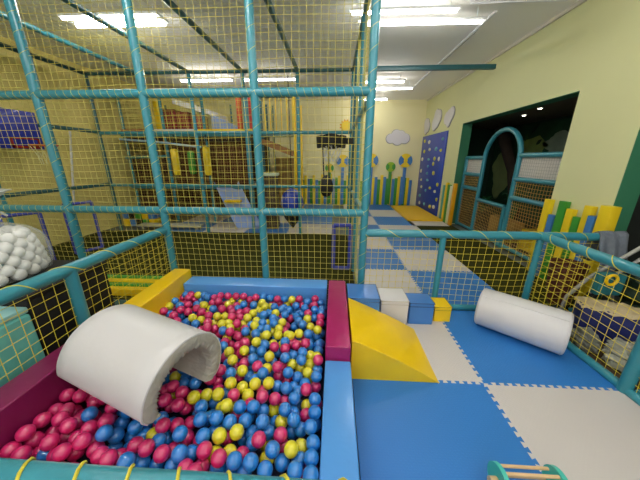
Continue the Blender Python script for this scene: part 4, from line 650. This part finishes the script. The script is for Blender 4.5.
cloud('cloud_plaque', 'wide white cloud on the back wall above the flower boards', (2.2, 9.995, 2.4), [(-.24, -.03, .16), (0, -.05, .2), (.24, -.03, .17), (-.06, .1, .16), (.1, .08, .15)], 'x')
cloud('cloud_plaque', 'small white cloud on the side wall next to the room corner', (3.095, 9.72, 2.75), [(0, 0, .22), (-.12, -.05, .16), (.1, .08, .16), (.05, -.12, .14)], 'y')
cloud('cloud_plaque', 'largest white cloud above the blue climbing board', (3.095, 8.85, 2.83), [(0, 0, .25), (-.13, .05, .2), (.14, -.1, .2), (.05, .13, .16)], 'y')
cloud('cloud_plaque', 'white cloud above the near edge of the climbing board', (3.095, 7.93, 2.76), [(0, 0, .2), (-.14, .08, .16), (.15, .0, .16), (0, -.1, .14)], 'y')
PY = mat('picket_yellow', (240, 208, 30), .4, .1, .05, 5); PB = mat('picket_blue', (66, 126, 190), .4, .1, .05, 5); PG = mat('picket_green', (58, 148, 50), .4, .1, .05, 5)
PT = mat('picket_teal', (70, 160, 150), .4, .1); PO = mat('picket_orange', (232, 166, 10), .4, .1); PP = mat('picket_pale', (222, 226, 190), .5)
# back wall fence
bf = {'n': 0}
rnd = random.Random(3)
nf = 39
for k in range(nf):
    x = -1.25+k*.105; m, nm = [(PG, 'green'), (PY, 'yellow'), (PB, 'blue')][k % 3]
    h = [.93, 1.05, .96][k % 3]+rnd.uniform(-.05, .1)
    o = MB().box((x, 9.93, 0), (x+.1, 9.985, h), .006).build('picket_board', m, None, 35, (x, 9.95, 0))
    if m is PY: pl = 'standing taller than its neighbours'
    else: pl = 'between a yellow board and another'
    if x > .4: loc = 'of the back wall beside the climbing board'
    else: loc = 'of the back wall seen through the cage nets'
    tag(o, '%s picket board in the low fence %s' % (nm, loc), 'picket board', '%s boards %s' % (nm, loc))
def flower(x, z, r, ms, stem, label):
    t = thing('flower_plaque', label, 'wall flower', (x, 9.93, 0), 'flower plaques above the fence')
    part('stem', MB().box((x-.055, 9.905, .05), (x+.055, 9.93, z-r*.5), .004), stem, t)
    for q in range(4):
        a0, a1 = q*PI/2-PI/4, (q+1)*PI/2-PI/4
        pl = [(x, 9.925, z)]+[(x+r*math.cos(a0+(a1-a0)*i/10), 9.925, z+r*math.sin(a0+(a1-a0)*i/10)) for i in range(11)]
        part('petal', MB().prism(pl, (0, -.025, 0)), ms[q % 2], t, 0)
    part('flower_centre', MB().tube([(x, 9.9, z), (x, 9.885, z)], r*.3, 16), ms[1], t)
flower(2.53, 1.62, .24, (PB, PY), PB, 'big blue and yellow flower disc beside the climbing board')
flower(2.02, 1.4, .17, (PG, mat('leaf_lime', (150, 190, 40), .5)), PG, 'small green flower disc between the two larger discs')
flower(1.32, 1.62, .24, (PB, PY), PB, 'blue and yellow flower disc half hidden by the right cage post')
flower(.28, 1.6, .22, (PB, PY), PB, 'blue and yellow flower disc seen behind the hanging hoop')
flower(-.2, 1.35, .16, (PG, PY), PG, 'green and yellow flower disc seen behind the punching ball')
sn = thing('sun_plaque', 'small yellow sun plaque high on the back wall above the hoop', 'wall sun', (.36, 9.98, 2.78))
part('disc', MB().tube([(.36, 9.99, 2.78), (.36, 9.96, 2.78)], .16, 24), PY, sn)
part('ray_ring', MB().prism([(.36+(.24 if i % 2 else .17)*math.cos(i*PI/12), 9.995, 2.78+(.24 if i % 2 else .17)*math.sin(i*PI/12)) for i in range(24)], (0, -.01, 0)), PO, sn, 0)
# pickets standing by the wall near the fence
near = [(3.80, .125, 1.12, PY, 'yellow', 'first of the near picket row, beside the teal netted frame'), (3.69, .105, .92, PB, 'blue', 'short, between the first yellow and the tall green board'),
        (3.545, .13, 1.13, PG, 'green', 'tall, second board in height beside the pale wall'), (3.42, .115, 1.05, PY, 'yellow', 'between the two green boards'),
        (3.31, .105, .97, PG, 'green', 'short, between two yellow boards'), (3.185, .12, 1.13, PY, 'yellow', 'between the short green and the short blue board'),
        (3.08, .10, 1.03, PB, 'blue', 'short, next to the widest yellow board'), (2.93, .14, 1.17, PY, 'yellow', 'widest one, at the near end of the row')]
for y, w_, h, m, nm, lb in near:
    o = MB().box((3.03 if 'widest' not in lb else 2.985, y+.006, 0.004), (3.09, y+w_-.006, h), .006).build('picket_board', m, None, 35, (3.03, y, 0))
    tag(o, '%s foam picket board, %s' % (nm, lb), 'picket board', 'pickets by the near pale wall')
far = [(7.42, PT, 'teal', .98, 'next to the climbing board'), (7.27, PY, 'yellow', 1.06, 'between the teal and green ones'), (7.12, PG, 'green', 1.02, 'in the middle of the far group'), (6.97, PP, 'pale', 1.0, 'before the orange one'), (6.80, PO, 'orange', 1.08, 'at the near end of the far group')]
for y, m, nm, h, lb in far:
    o = MB().box((3.03, y+.006, 0.004), (3.09, y+.134, h), .006).build('picket_board', m, None, 35, (3.03, y, 0))
    tag(o, '%s picket board standing by the alcove edge, %s' % (nm, lb), 'picket board', 'pickets by the alcove edge')

# ------------------------------------------------------------ teal arch frame in the alcove opening
af = thing('arch_frame', 'teal tube frame with arched gateway and nets across the dark alcove', 'climbing frame', (3.3, 5.6, 0))
X = 3.3; r = .042
def ft(nm, a, b): part(nm, pad_tube(a, b, r, 12), TEAL, af)
ft('post', (X, 7.0, 0), (X, 7.0, 1.70)); ft('post', (X, 3.95, 0), (X, 3.95, 1.73))
arch_pts = [(X, 6.2, z) for z in (0, .5, 1., 1.5, 1.7)] + [(X, 5.63+.57*math.cos(t*PI/14), 1.7+.52*math.sin(t*PI/14)) for t in range(1, 14)] + [(X, 5.06, z) for z in (1.7, 1.5, 1., .5, 0)]
part('arch', MB().tube(arch_pts, r*1.05, 14), TEAL, af)
ft('gate_post', (X, 5.18, 0), (X, 5.18, .78)); ft('gate_rail', (X, 6.2, .78), (X, 5.18, .78))
for z in (1.70, 1.32, 1.0): ft('rail', (X, 7.0, z), (X, 6.2, z))
for z in (1.73, 1.32, .98): ft('rail', (X, 5.06, z), (X, 3.95, z))
part('bottom_rail', pad_tube((X, 7.0, .05), (X, 3.95, .05), .035), TEAL, af)
WN = mat('white_mesh_panel', (222, 216, 208), .6, 0, .08, 30)
part('white_panel', MB().box((X+.02, 6.24, 1.35), (X+.03, 6.96, 1.67)), WN, af, 0); part('white_panel', MB().box((X+.02, 3.99, 1.35), (X+.03, 5.02, 1.70)), WN, af, 0)
for (ya, yb, za, zb, c_) in [(6.2, 7.0, .05, 1.32, .06), (5.06, 3.95, .05, 1.32, .06), (5.18, 6.2, .05, .78, .06)]:
    lo_, hi_ = min(ya, yb), max(ya, yb)
    part('net', net(MB(), (X, lo_, za), (0, 1, 0), (0, 0, 1), hi_-lo_, zb-za, c_, .003, .006, seed=int(lo_*10)), mat('orange_net', (216, 176, 96), .6), af)
for (lo_, hi_, za, zb) in [(6.24, 6.96, 1.35, 1.67), (3.99, 5.02, 1.35, 1.70)]:
    part('panel_net', net(MB(), (X, lo_, za), (0, 1, 0), (0, 0, 1), hi_-lo_, zb-za, .05, .002, .003, seed=3), mat('grey_net', (160, 156, 150), .6), af)
# mural and plants inside the alcove
mu = thing('jungle_mural', 'dim jungle mural with pale green clearings on the alcove back wall', 'mural', (4.93, 5.8, 1.2))
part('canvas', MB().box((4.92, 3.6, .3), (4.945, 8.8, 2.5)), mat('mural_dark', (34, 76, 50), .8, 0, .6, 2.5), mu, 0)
pg_ = mat('mural_pale', (160, 180, 116), .8, 0, .3, 3); pg2 = mat('mural_leaf', (136, 156, 84), .8, 0, .4, 5)
def blob(cy_, cz_, ry, rz, m, x=4.915, seed=0, nm='clearing'):
    rd = random.Random(seed); ph = rd.uniform(0, 6)
    part(nm, MB().prism([(x, cy_+ry*(1+.16*math.sin(5*a+ph)+.08*math.sin(11*a))*math.cos(a), cz_+rz*(1+.14*math.sin(4*a+ph))*math.sin(a)) for a in [i*PI/24 for i in range(48)]], (-.004, 0, 0)), m, mu, 0)
blob(8.2, 1.35, .42, .75, pg_, seed=1); blob(7.15, 1.95, .42, .26, pg2, seed=2); blob(6.35, 2.0, .42, .24, mat('mural_grey', (140, 160, 140), .8, 0, .3, 4), seed=3); blob(4.4, 1.2, .5, .5, pg2, seed=4)
rd = random.Random(4)
for k in range(26):
    y = rd.uniform(3.9, 7.7); z = rd.uniform(.6, 2.35); a = rd.uniform(0, PI); l = rd.uniform(.16, .34)
    pl = [(4.908, y+math.cos(a)*l*t+math.sin(a)*.05*math.sin(PI*t)*s, z+math.sin(a)*l*t-math.cos(a)*.05*math.sin(PI*t)*s) for s, ts in ((1, [0, .25, .5, .75, 1]), (-1, [.75, .5, .25])) for t in ts]
    part('painted_leaf', MB().prism(pl, (-.003, 0, 0)), [mat('leaf_a', (30, 84, 44), .8), mat('leaf_b', (18, 44, 26), .8), mat('leaf_c', (58, 100, 50), .8)][k % 3], mu, 0)
tk = thing('palm_trunk', 'leaning dark trunk with pale bark patch seen through the arch', 'tree trunk', (4.3, 6.4, 0))
part('bark', MB().tube([(4.3, 6.35, 0), (4.3, 6.45, .7), (4.3, 6.75, 1.4), (4.3, 7.15, 1.9), (4.3, 7.55, 2.45)], [.14, .12, .11, .12, .16], 12), mat('dark_bark', (44, 34, 26), .9, 0, .5, 10), tk)
def potted(name, label, x, y, h, seed):
    t = thing(name, label, 'plant', (x, y, 0), 'plants in the alcove'); rd = random.Random(seed)
    part('pot', MB().lathe([(.09, .03), (.11, .1), (.14, .28), (.145, .3)], (x, y, 0)), mat('dark_pot', (40, 32, 26), .7), t)
    lf = MB()
    for k in range(16):
        a = rd.uniform(0, 2*PI); sp_ = rd.uniform(.08, .2); hh = h*rd.uniform(.6, 1); wd_ = .03
        for s in range(6):
            t0, t1 = s/6, (s+1)/6
            def Q(t_, sd): 
                rr = sp_*t_**1.3*2; z = .28+hh*math.sin(t_*PI*.62)
                w2 = wd_*math.sin(PI*min(1, t_+.05))*sd*2
                return (x+rr*math.cos(a)-w2*math.sin(a), y+rr*math.sin(a)+w2*math.cos(a), z)
            lf.bm.faces.new([lf.bm.verts.new(Q(t0, -1)), lf.bm.verts.new(Q(t1, -1)), lf.bm.verts.new(Q(t1, 1)), lf.bm.verts.new(Q(t0, 1))])
    part('leaves', lf, mat('plant_green', (26, 84, 44), .5, 0, .3, 9), t, 0)
potted('potted_plant', 'dark leafy plant seen through the arched gateway', 3.85, 5.75, .95, 1)
potted('potted_plant', 'dark leafy plant behind the far netted bay', 3.95, 7.1, .5, 2)
for q, (x, y, lb) in enumerate([(3.92, 6.17, 'small glowing spotlight on the alcove ceiling, farther one'), (3.68, 5.39, 'small glowing spotlight on the alcove ceiling, nearer one')]):
    t = thing('ceiling_spotlight', lb, 'spotlight', (x, y, 2.55), 'alcove spotlights')
    part('rim', MB().tube([(x, y, 2.56), (x, y, 2.54)], .05, 16), WHITE, t); part('bulb', MB().tube([(x, y, 2.545), (x, y, 2.535)], .03, 12), mat('spot_glow', (255, 250, 230), .4, emis=(255, 246, 220), estr=14), t)
yb_ = thing('foam_block', 'yellow foam block lying behind the right netted bay of the arch frame', 'foam block', (3.7, 4.6, .03))
part('cover', MB().box((3.55, 4.2, .03), (3.9, 4.95, .42), .02), YEL, yb_)
yb_ = thing('foam_block', 'maroon foam block stacked behind the right netted bay', 'foam block', (4.15, 4.6, .03))
part('cover', MB().box((3.95, 4.2, .03), (4.35, 5.0, .9), .02), mat('maroon', (104, 24, 34), .5, 0, .1, 4), yb_)
yb_ = thing('foam_block', 'ochre foam mattress leaning behind the gate of the arch frame', 'foam block', (3.7, 5.7, .03))
part('cover', MB().box((3.6, 5.25, .03), (3.8, 6.1, .45), .02), mat('ochre', (170, 130, 60), .6, 0, .1, 4), yb_)

# ------------------------------------------------------------ things outside the right fence
GY = mat('grey_cloth', (104, 112, 122), .85, 0, .2, 25, .5, 40); GM = mat('grey_tube', (150, 148, 142), .35, .2, metal=.3)
st = thing('stroller', 'folded grey stroller leaning outside the right fence', 'stroller', (2.75, 2.2, 0))
part('frame_tube', MB().tube([(2.44, 2.58, .02), (2.47, 2.58, .28), (2.6, 2.56, .5), (2.73, 2.5, .70), (2.87, 2.45, .88)], .017, 10), GM, st)
part('frame_tube', MB().tube([(2.62, 2.52, .36), (2.78, 2.48, .6), (2.9, 2.45, .76), (3.02, 2.4, .86)], .016, 10), GM, st)
part('frame_tube', MB().tube([(2.99, 2.58, .06), (2.86, 2.55, .4), (2.66, 2.55, .62)], .014, 10), GM, st)
part('handle', MB().tube([(2.87, 2.45, .88), (2.96, 2.42, .93), (3.02, 2.4, .86)], .018, 10), BLACK, st)
seat = MB(); vv = []
for i in range(9):
    t = i/8; vv.append([seat.bm.verts.new((2.6+.3*t+.01*math.sin(j*1.3), 2.6-.012*j+.02*math.sin(t*5), .1+.62*t*(1-.02*j)+.012*math.sin(j*2+i))) for j in range(9)])
for i in range(8):
    for j in range(8): seat.bm.faces.new((vv[i][j], vv[i+1][j], vv[i+1][j+1], vv[i][j+1]))
part('seat_cloth', seat, BLACK, st, 60)
for (x, y) in ((2.99, 2.58), (2.46, 2.6)):
    wh_ = part('wheel', MB().tube([(x+.07*math.cos(i*PI/10), y, .09+.07*math.sin(i*PI/10)) for i in range(20)], .018, 8, closed=True), BLACK, st)
    sub('hub', MB().tube([(x, y-.02, .09), (x, y+.02, .09)], .03, 12), GM, wh_)
jk = thing('draped_jacket', 'grey cloth jacket draped over the end of the teal rail', 'jacket', (2.82, YF, .92))
jm = MB(); rows = []
prof = [(-.14, .52), (-.11, .68), (-.075, .82), (-.05, .93), (0, .965), (.06, .93), (.08, .8), (.1, .62)]
for k in range(13):
    x = 2.68+k*.022; rows.append([jm.bm.verts.new((x+.012*math.sin(i*2.1+k), YF+dy-.02*math.sin(k*1.3)*abs(dy)*6, z+.015*math.sin(k*.9+i)*(1 if i != 4 else .2))) for i, (dy, z) in enumerate(prof)])
for a_, b2 in zip(rows, rows[1:]):
    for i in range(len(prof)-1): jm.bm.faces.new((a_[i], a_[i+1], b2[i+1], b2[i]))
jo = part('cloth', jm, GY, jk, 70); md = jo.modifiers.new('thick', 'SOLIDIFY'); md.thickness = .012
nb = thing('toy_box', 'navy blue box with pale crumpled cloth on top outside the fence', 'box', (2.65, 2.05, 0))
BXM = Matrix.Translation((2.36, 2.28, 0)) @ Matrix.Rotation(-.50, 4, 'Z')
part('box_body', MB().box((0, 0, .004), (.56, .24, .335), .012, 2, BXM), mat('navy', (26, 38, 104), .5, .1, .15, 8), nb)
cl = MB(); vv = []
for i in range(17):
    vv.append([cl.bm.verts.new(BXM @ Vector((-.015+i*.037, -.012+j*.0265, .347+.010*math.sin(i*1.9+j)+.008*math.sin(j*2.3+i*.7)-(.025 if i in (0, 16) or j in (0, 10) else 0)))) for j in range(11)])
for i in range(16):
    for j in range(10): cl.bm.faces.new((vv[i][j], vv[i+1][j], vv[i+1][j+1], vv[i][j+1]))
cm = mat('printed_cloth', (196, 178, 140), .8, 0, .1, 9, .4, 30)
part('cloth_cover', cl, cm, nb, 70)
def crumple(name, label, c, s, m, seed):
    mb = MB(); rd = random.Random(seed)
    t = bmesh.new(); bmesh.ops.create_icosphere(t, subdivisions=4, radius=1)
    for v in t.verts:
        q = v.co; f = 1+.16*math.sin(q.x*7+seed)*math.sin(q.y*9)+.12*math.sin(q.z*13+q.x*5)+rd.uniform(-.04, .04)
        v.co = Vector((c[0]+q.x*s[0]*f, c[1]+q.y*s[1]*f, max(.006, c[2]+q.z*s[2]*f)))
    mb._add(t); o = mb.build(name, m, None, 25, (c[0], c[1], 0)); tag(o, label, 'plastic bag', 'crumpled bags outside the fence'); return o
crumple('plastic_bag', 'crumpled clear plastic bag on the floor beside the corner post', (2.47, 1.85, .1), (.17, .2, .12), mat('bag_film', (196, 196, 180), .25, .5, .25, 14, 1, 25, alpha=.75), 2)
crumple('plastic_bag', 'crumpled greyish plastic bag next to the white cylinder end', (2.31, 2.12, .09), (.075, .12, .1), mat('bag_grey', (130, 132, 122), .3, .4, .4, 14, 1, 25, alpha=.85), 5)
crumple('plastic_bag', 'green and brown toy sack in the shade of the alcove', (3.35, 2.55, .3), (.25, .3, .35), mat('sack_green', (34, 60, 44), .7, 0, .5, 8), 7)
ty = thing('toy_truck', 'teal toy with a yellow ring wheel outside the fence', 'toy', (2.6, 2.6, .4))
part('ring', MB().tube([(2.68+.05*math.cos(i*PI/8), 2.42, .55+.05*math.sin(i*PI/8)) for i in range(16)], .014, 8, closed=True), YEL, ty)
part('toy_body', MB().box((2.6, 2.44, .37), (2.84, 2.52, .6), .02), mat('toy_teal', (30, 110, 120), .5, 0, .3, 9), ty)
pk = thing('toy_bucket', 'reddish brown toy bucket in front of the near picket boards', 'bucket', (2.72, 2.93, 0))
part('pail', MB().lathe([(.1, .004), (.15, .2), (.17, .5), (.175, .52), (.16, .52), (.15, .3), (.01, .28)], (2.72, 2.93, 0)), mat('brown_red', (92, 48, 34), .6, 0, .4, 12), pk)

# wooden roller by the bottom edge
wr_ = thing('wooden_roller', 'wooden roller with teal end discs at the bottom edge', 'toy', (1.0, .9, .014))
TD = mat('teal_disc', (70, 190, 176), .35, .2); c = Vector((.0, .93, .10))
for x0, x1 in ((.845, .867), (1.125, 1.147)):
    part('end_disc', MB().tube([(x0, c.y, c.z), (x1, c.y, c.z)], .086, 36), TD, wr_)
for k in range(6):
    a = 2*PI*k/6+.5; part('rod', MB().tube([(.86, c.y+.068*math.cos(a), c.z+.068*math.sin(a)), (1.132, c.y+.068*math.cos(a), c.z+.068*math.sin(a))], .008, 10), WOOD, wr_)
part('knob', MB().tube([(.81, c.y, c.z), (.85, c.y, c.z)], .028, 14), WOOD, wr_)

# ------------------------------------------------------------ climbing structure behind the cage
ps = thing('play_structure', 'two-storey soft play structure with brown nets and maroon blocks at back left', 'play structure', (-3.7, 7.5, 0))
for x in (-5.35, -4.3, -3.25, -2.15):
    for y in (6.8, 8.7): part('post', pad_tube((x, y, 0), (x, y, 3.25), .036), TEALD if y > 8 else TEAL, ps)
part('upper_deck', MB().box((-5.4, 6.78, 2.08), (-2.1, 8.75, 2.32)), mat('deck_dark', (40, 26, 18), .8, 0, .3, 5), ps, 0)
MR = mat('maroon_vinyl', (134, 28, 42), .45, .1, .1, 4)
part('deck_edge', MB().box((-5.4, 6.74, 2.27), (-4.55, 6.78, 2.36)), MR, ps, 0)
part('deck_edge', MB().box((-4.55, 6.74, 2.27), (-3.4, 6.78, 2.36)), WHT, ps, 0)
part('deck_edge', MB().box((-3.4, 6.74, 2.27), (-2.05, 6.78, 2.36)), YEL, ps, 0)
part('rail', pad_tube((-5.4, 6.74, 2.22), (-2.1, 6.74, 2.22), .036), TEAL, ps)
part('rail', pad_tube((-5.4, 6.74, .93), (-2.1, 6.74, .93), .034), TEAL, ps); part('rail', pad_tube((-5.4, 6.74, 1.68), (-4.3, 6.74, 1.72), .034), TEAL, ps)
part('rail', pad_tube((-5.4, 6.74, 3.2), (-2.1, 6.74, 3.2), .034), TEALD, ps)
part('lower_deck', MB().box((-5.3, 6.78, .92), (-2.15, 8.7, .99)), mat('deck_pale', (176, 178, 160), .6, 0, .1, 4), ps, 0)
part('back_panel', MB().box((-5.4, 8.3, .99), (-2.1, 8.34, 2.24)), BROWN, ps, 0)
part('back_panel', MB().box((-5.4, 7.6, 0), (-2.3, 7.64, .92)), mat('dark_maroon', (58, 26, 22), .8, 0, .4, 3), ps, 0)
part('net', net(MB(), (-5.35, 6.8, 1.0), (1, 0, 0), (0, 0, 1), 3.2, 1.22, .07, .0035, seed=21), mat('brown_net', (150, 116, 52), .7), ps)
part('net', net(MB(), (-5.35, 6.8, .05), (1, 0, 0), (0, 0, 1), 3.2, .85, .07, .003, seed=22), mat('brown_net', (150, 116, 52), .7), ps)
part('side_curtain', MB().box((-5.4, 6.95, .06), (-4.35, 6.98, 1.66)), BROWN, ps, 0)
part('side_curtain', MB().box((-4.3, 7.02, 1.0), (-2.2, 7.05, 2.24)), mat('brown_curtain', (84, 46, 24), .8, 0, .5, 6), ps, 0)
part('upper_net', net(MB(), (-5.35, 6.8, 2.34), (1, 0, 0), (0, 0, 1), 3.2, .88, .09, .003, seed=23), NET, ps)
part('roof_panel', MB().prism([(-4.1, 7.0, 2.98), (-4.1, 7.0, 3.1), (-3.2, 7.0, 2.84), (-3.2, 7.0, 2.72)], (0, 1.2, 0)), WHITE, ps, 0)
part('light_rope', MB().tube([(-5.4, 6.66, 2.12), (-4.4, 6.62, 2.05), (-3.3, 6.6, 1.93)], .025, 8), mat('pale_blue', (150, 186, 216), .5), ps)
for k in range(3):
    x = -4.42+k*.34
    tag(MB().box((x, 7.05, 2.32), (x+.32, 7.4, 2.86-.06*k), .02).build('foam_block', MR, None, 35, (x, 7.2, 2.32)), 'maroon foam block on the upper deck, %s' % ['next to the yellow pillar', 'under the high end of the white roof panel', 'under the low end of the white roof panel'][k], 'foam block', 'maroon blocks on the upper deck')
tag(MB().box((-4.66, 7.05, 2.32), (-4.5, 7.25, 3.05), .02).build('foam_pillar', YEL, None, 35, (-4.6, 7.1, 2.32)), 'yellow foam pillar on the upper deck beside the maroon blocks', 'foam pillar')
for k, x in enumerate((-2.45, -2.2)):
    tag(MB().tube([(x, 7.1, 2.32), (x, 7.1, 3.2)], .07, 16).build('foam_pillar', mat('red_pillar', (196, 52, 36) if k else (196, 52, 36), .45, .1), None, 35, (x, 7.1, 2.3)), ['red padded pillar beside the pale blue ramp on the upper deck', 'red padded pillar standing at the stair end of the structure'][k], 'foam pillar')
LB = mat('lavender_blue', (130, 158, 214), .35, .2, .05, 4)
tag(MB().prism([(-3.15, 7.0, 2.34), (-3.15, 7.0, 2.72), (-2.9, 7.0, 2.62), (-2.5, 7.0, 2.42), (-2.5, 7.0, 2.34)], (0, .5, 0)).build('foam_ramp', LB, None, 35, (-2.8, 7.1, 2.32)), 'pale blue foam ramp on the upper deck left of the red pillar', 'foam ramp')
for k, (x, m, lb, z0_, z1_) in enumerate([(-4.02, PY, 'yellow punching bag nearest the yellow pillar side', 1.25, 1.9), (-3.6, PG, 'green punching bag between the two yellow ones', 1.28, 1.85), (-3.2, PY, 'yellow punching bag nearest the slide', 1.25, 1.95)]):
    t = thing('punching_bag', lb, 'punching bag', (x, 6.62, z0_), 'punching bags under the upper deck')
    part('bag_body', MB().lathe([(.02, z0_), (.07, z0_+.015), (.085, z0_+.08), (.085, z1_-.08), (.07, z1_-.015), (.02, z1_)], (x, 6.62, 0)), m, t)
    part('hanging_rope', MB().tube([(x, 6.62, z1_-.01), (x, 6.7, 2.24)], .01, 6), BLACK, t)
sl = thing('slide', 'lavender blue slide coming down from the lower deck towards the mats', 'slide', (-2.4, 6.4, 0))
def slp(t): return Vector((-2.8+.72*t, 6.7-.6*t, .98*(1-t)**1.15+.03))
mb = MB(); R1 = []
for i in range(13):
    p = slp(i/12); w2 = .27; R1.append([mb.bm.verts.new(p+Vector(q)) for q in [(-w2, -.1, .09), (-w2+.03, -.1, .0), (0, 0, -.015), (w2-.03, .1, 0), (w2, .1, .09)]])
for a_, b2 in zip(R1, R1[1:]):
    for j in range(4): mb.bm.faces.new((a_[j], a_[j+1], b2[j+1], b2[j]))
so = part('chute', mb, LB, sl, 60); md = so.modifiers.new('t', 'SOLIDIFY'); md.thickness = .02
part('band', MB().box(tuple(slp(.36)+Vector((-.2, -.18, .0))), tuple(slp(.36)+Vector((.2, -.02, .06))), .01), YEL, sl)
part('support', MB().tube([(-2.5, 6.6, 0), (-2.6, 6.62, .68)], .02, 8), TEALD, sl)
# stairs and yellow barred section to the right of the structure
sr = thing('net_tower', 'yellow barred climbing tower with brown stair beams behind the cage', 'climbing tower', (-1.6, 7.9, 0))
for x in (-2.0, -1.1):
    for y in (7.5, 8.9): part('post', pad_tube((x, y, 0), (x, y, 3.25), .034), YEL if x > -1.5 else TEALD, sr)
for k in range(6): part('bar', MB().tube([(-1.9+k*.15, 7.5, 2.3), (-1.9+k*.15, 7.5, 3.2)], .014, 8), YEL, sr)
for z in (2.26, 3.22): part('rail', pad_tube((-2.0, 7.5, z), (-1.1, 7.5, z), .034), TEALD, sr)
part('stair_beam', MB().prism([(-2.05, 7.46, 2.2), (-2.05, 7.46, 2.06), (-1.15, 7.46, 1.72), (-1.15, 7.46, 1.86)], (0, .06, 0)), mat('stair_brown', (150, 104, 58), .6), sr, 0)
part('stair_beam', MB().prism([(-2.05, 8.2, 2.2), (-2.05, 8.2, 2.06), (-1.15, 8.2, 1.72), (-1.15, 8.2, 1.86)], (0, .06, 0)), mat('stair_brown', (150, 104, 58), .6), sr, 0)
for k in range(4): part('tread', MB().box((-2.0+k*.22, 7.52, 2.12-k*.085), (-1.85+k*.22, 8.2, 2.15-k*.085)), mat('stair_brown', (150, 104, 58), .6), sr, 0)
part('side_panel', MB().box((-2.0, 8.9, 0), (-1.15, 8.93, 1.7)), mat('tan_panel', (150, 118, 62), .7, 0, .3, 4), sr, 0)
# hanging drop bag and cabinet
dg = thing('drop_bag', 'hanging teardrop bag, royal blue above and black below, behind the cage', 'hanging bag', (-.98, 5.98, .1))
part('blue_top', MB().lathe([(.23, .56), (.27, .66), (.25, .8), (.19, .92), (.08, 1.0), (.02, 1.02)], (-.98, 5.98, 0)), mat('royal_blue', (24, 62, 176), .4), dg)
part('black_base', MB().lathe([(.015, .08), (.05, .14), (.17, .3), (.23, .45), (.23, .56)], (-.98, 5.98, 0)), BLACK, dg)
part('hanging_rope', MB().tube([(-.98, 5.98, 1.0), (-.98, 5.9, 3.27)], .01, 6), BLACK, dg)
cbt = thing('small_cabinet', 'narrow dark cabinet with pale top behind the cage, left of the drop bag', 'cabinet', (-1.55, 6.25, .014))
part('carcass', MB().box((-1.72, 6.1, .014), (-1.38, 6.4, 1.28), .01), mat('dark_wood', (54, 40, 28), .6, 0, .3, 8), cbt)
part('door', MB().box((-1.70, 6.085, .1), (-1.40, 6.1, 1.2), .004), mat('dark_wood2', (64, 48, 30), .6, 0, .3, 8), cbt)
part('cabinet_top', MB().box((-1.75, 6.07, 1.28), (-1.35, 6.43, 1.34), .01), mat('pale_top', (196, 210, 180), .5), cbt)
# low toys by the left wall
rnd = random.Random(9)
tcs = [(YEL, 'yellow'), (BLU2, 'blue'), (BLACK, 'black'), (GRN, 'green')]
for k in range(10):
    x = -5.35+(k % 5)*.17; z = .0+(k//5)*.2; m, nm = tcs[k % 4]
    tag(MB().box((x, 6.15, z+.004), (x+.15, 6.4, z+.19), .012).build('toy_block', m, None, 35, (x, 6.2, z)), '%s toy block stacked by the left wall behind the cage, %s' % (nm, ['bottom row', 'top row'][k//5]), 'toy block', '%s toy blocks by the left wall' % nm)
tag(MB().tube([(-5.5, 5.0, 0), (-5.55, 5.55, 2.2)], .02, 8).build('white_pole', WHITE, None, 35, (-5.5, 5.3, 1.1)), 'thin white pole leaning against the yellow left wall', 'pole')
bn = thing('low_bench', 'pale grey low bench along the far edge of the olive carpet', 'bench', (-4.2, 5.95, 0))
part('bench_top', MB().box((-4.75, 5.83, .08), (-3.2, 6.08, .13), .01), mat('bench_grey', (170, 172, 158), .6), bn)
for x in (-4.65, -3.3): part('leg', MB().box((x-.03, 5.88, .014), (x+.03, 6.03, .08)), mat('bench_grey', (170, 172, 158), .6), bn, 0)

# ------------------------------------------------------------ world, camera, view
wd_ = bpy.data.worlds.new('World'); S.world = wd_; wd_.use_nodes = True
wd_.node_tree.nodes['Background'].inputs['Color'].default_value = (1, .97, .92, 1); wd_.node_tree.nodes['Background'].inputs['Strength'].default_value = WORLD
f, pit, yaw, rolc = 259.17, .301172, .054953, .002982
cyw, syw, cp, sp_ = math.cos(yaw), math.sin(yaw), math.cos(pit), math.sin(pit)
fw = Vector((-syw*cp, cyw*cp, -sp_)); rt = Vector((cyw, syw, 0)); up = rt.cross(fw)
r2 = rt*math.cos(rolc)+up*math.sin(rolc); u2 = up*math.cos(rolc)-rt*math.sin(rolc)
cd = bpy.data.cameras.new('camera'); co = bpy.data.objects.new('camera', cd); COL.objects.link(co)
cd.sensor_fit = 'HORIZONTAL'; cd.sensor_width = 36; cd.lens = f*36/640; cd.clip_start = .02; cd.clip_end = 100
Mx = Matrix((r2, u2, -fw)).transposed().to_4x4(); Mx.translation = (0, 0, 1.65); co.matrix_world = Mx
S.camera = co
S.view_settings.view_transform = 'Standard'; S.view_settings.look = 'None'; S.view_settings.exposure = EXPO; S.view_settings.gamma = 1
S.cycles.max_bounces = 8; S.cycles.transparent_max_bounces = 16; S.cycles.sample_clamp_indirect = 6
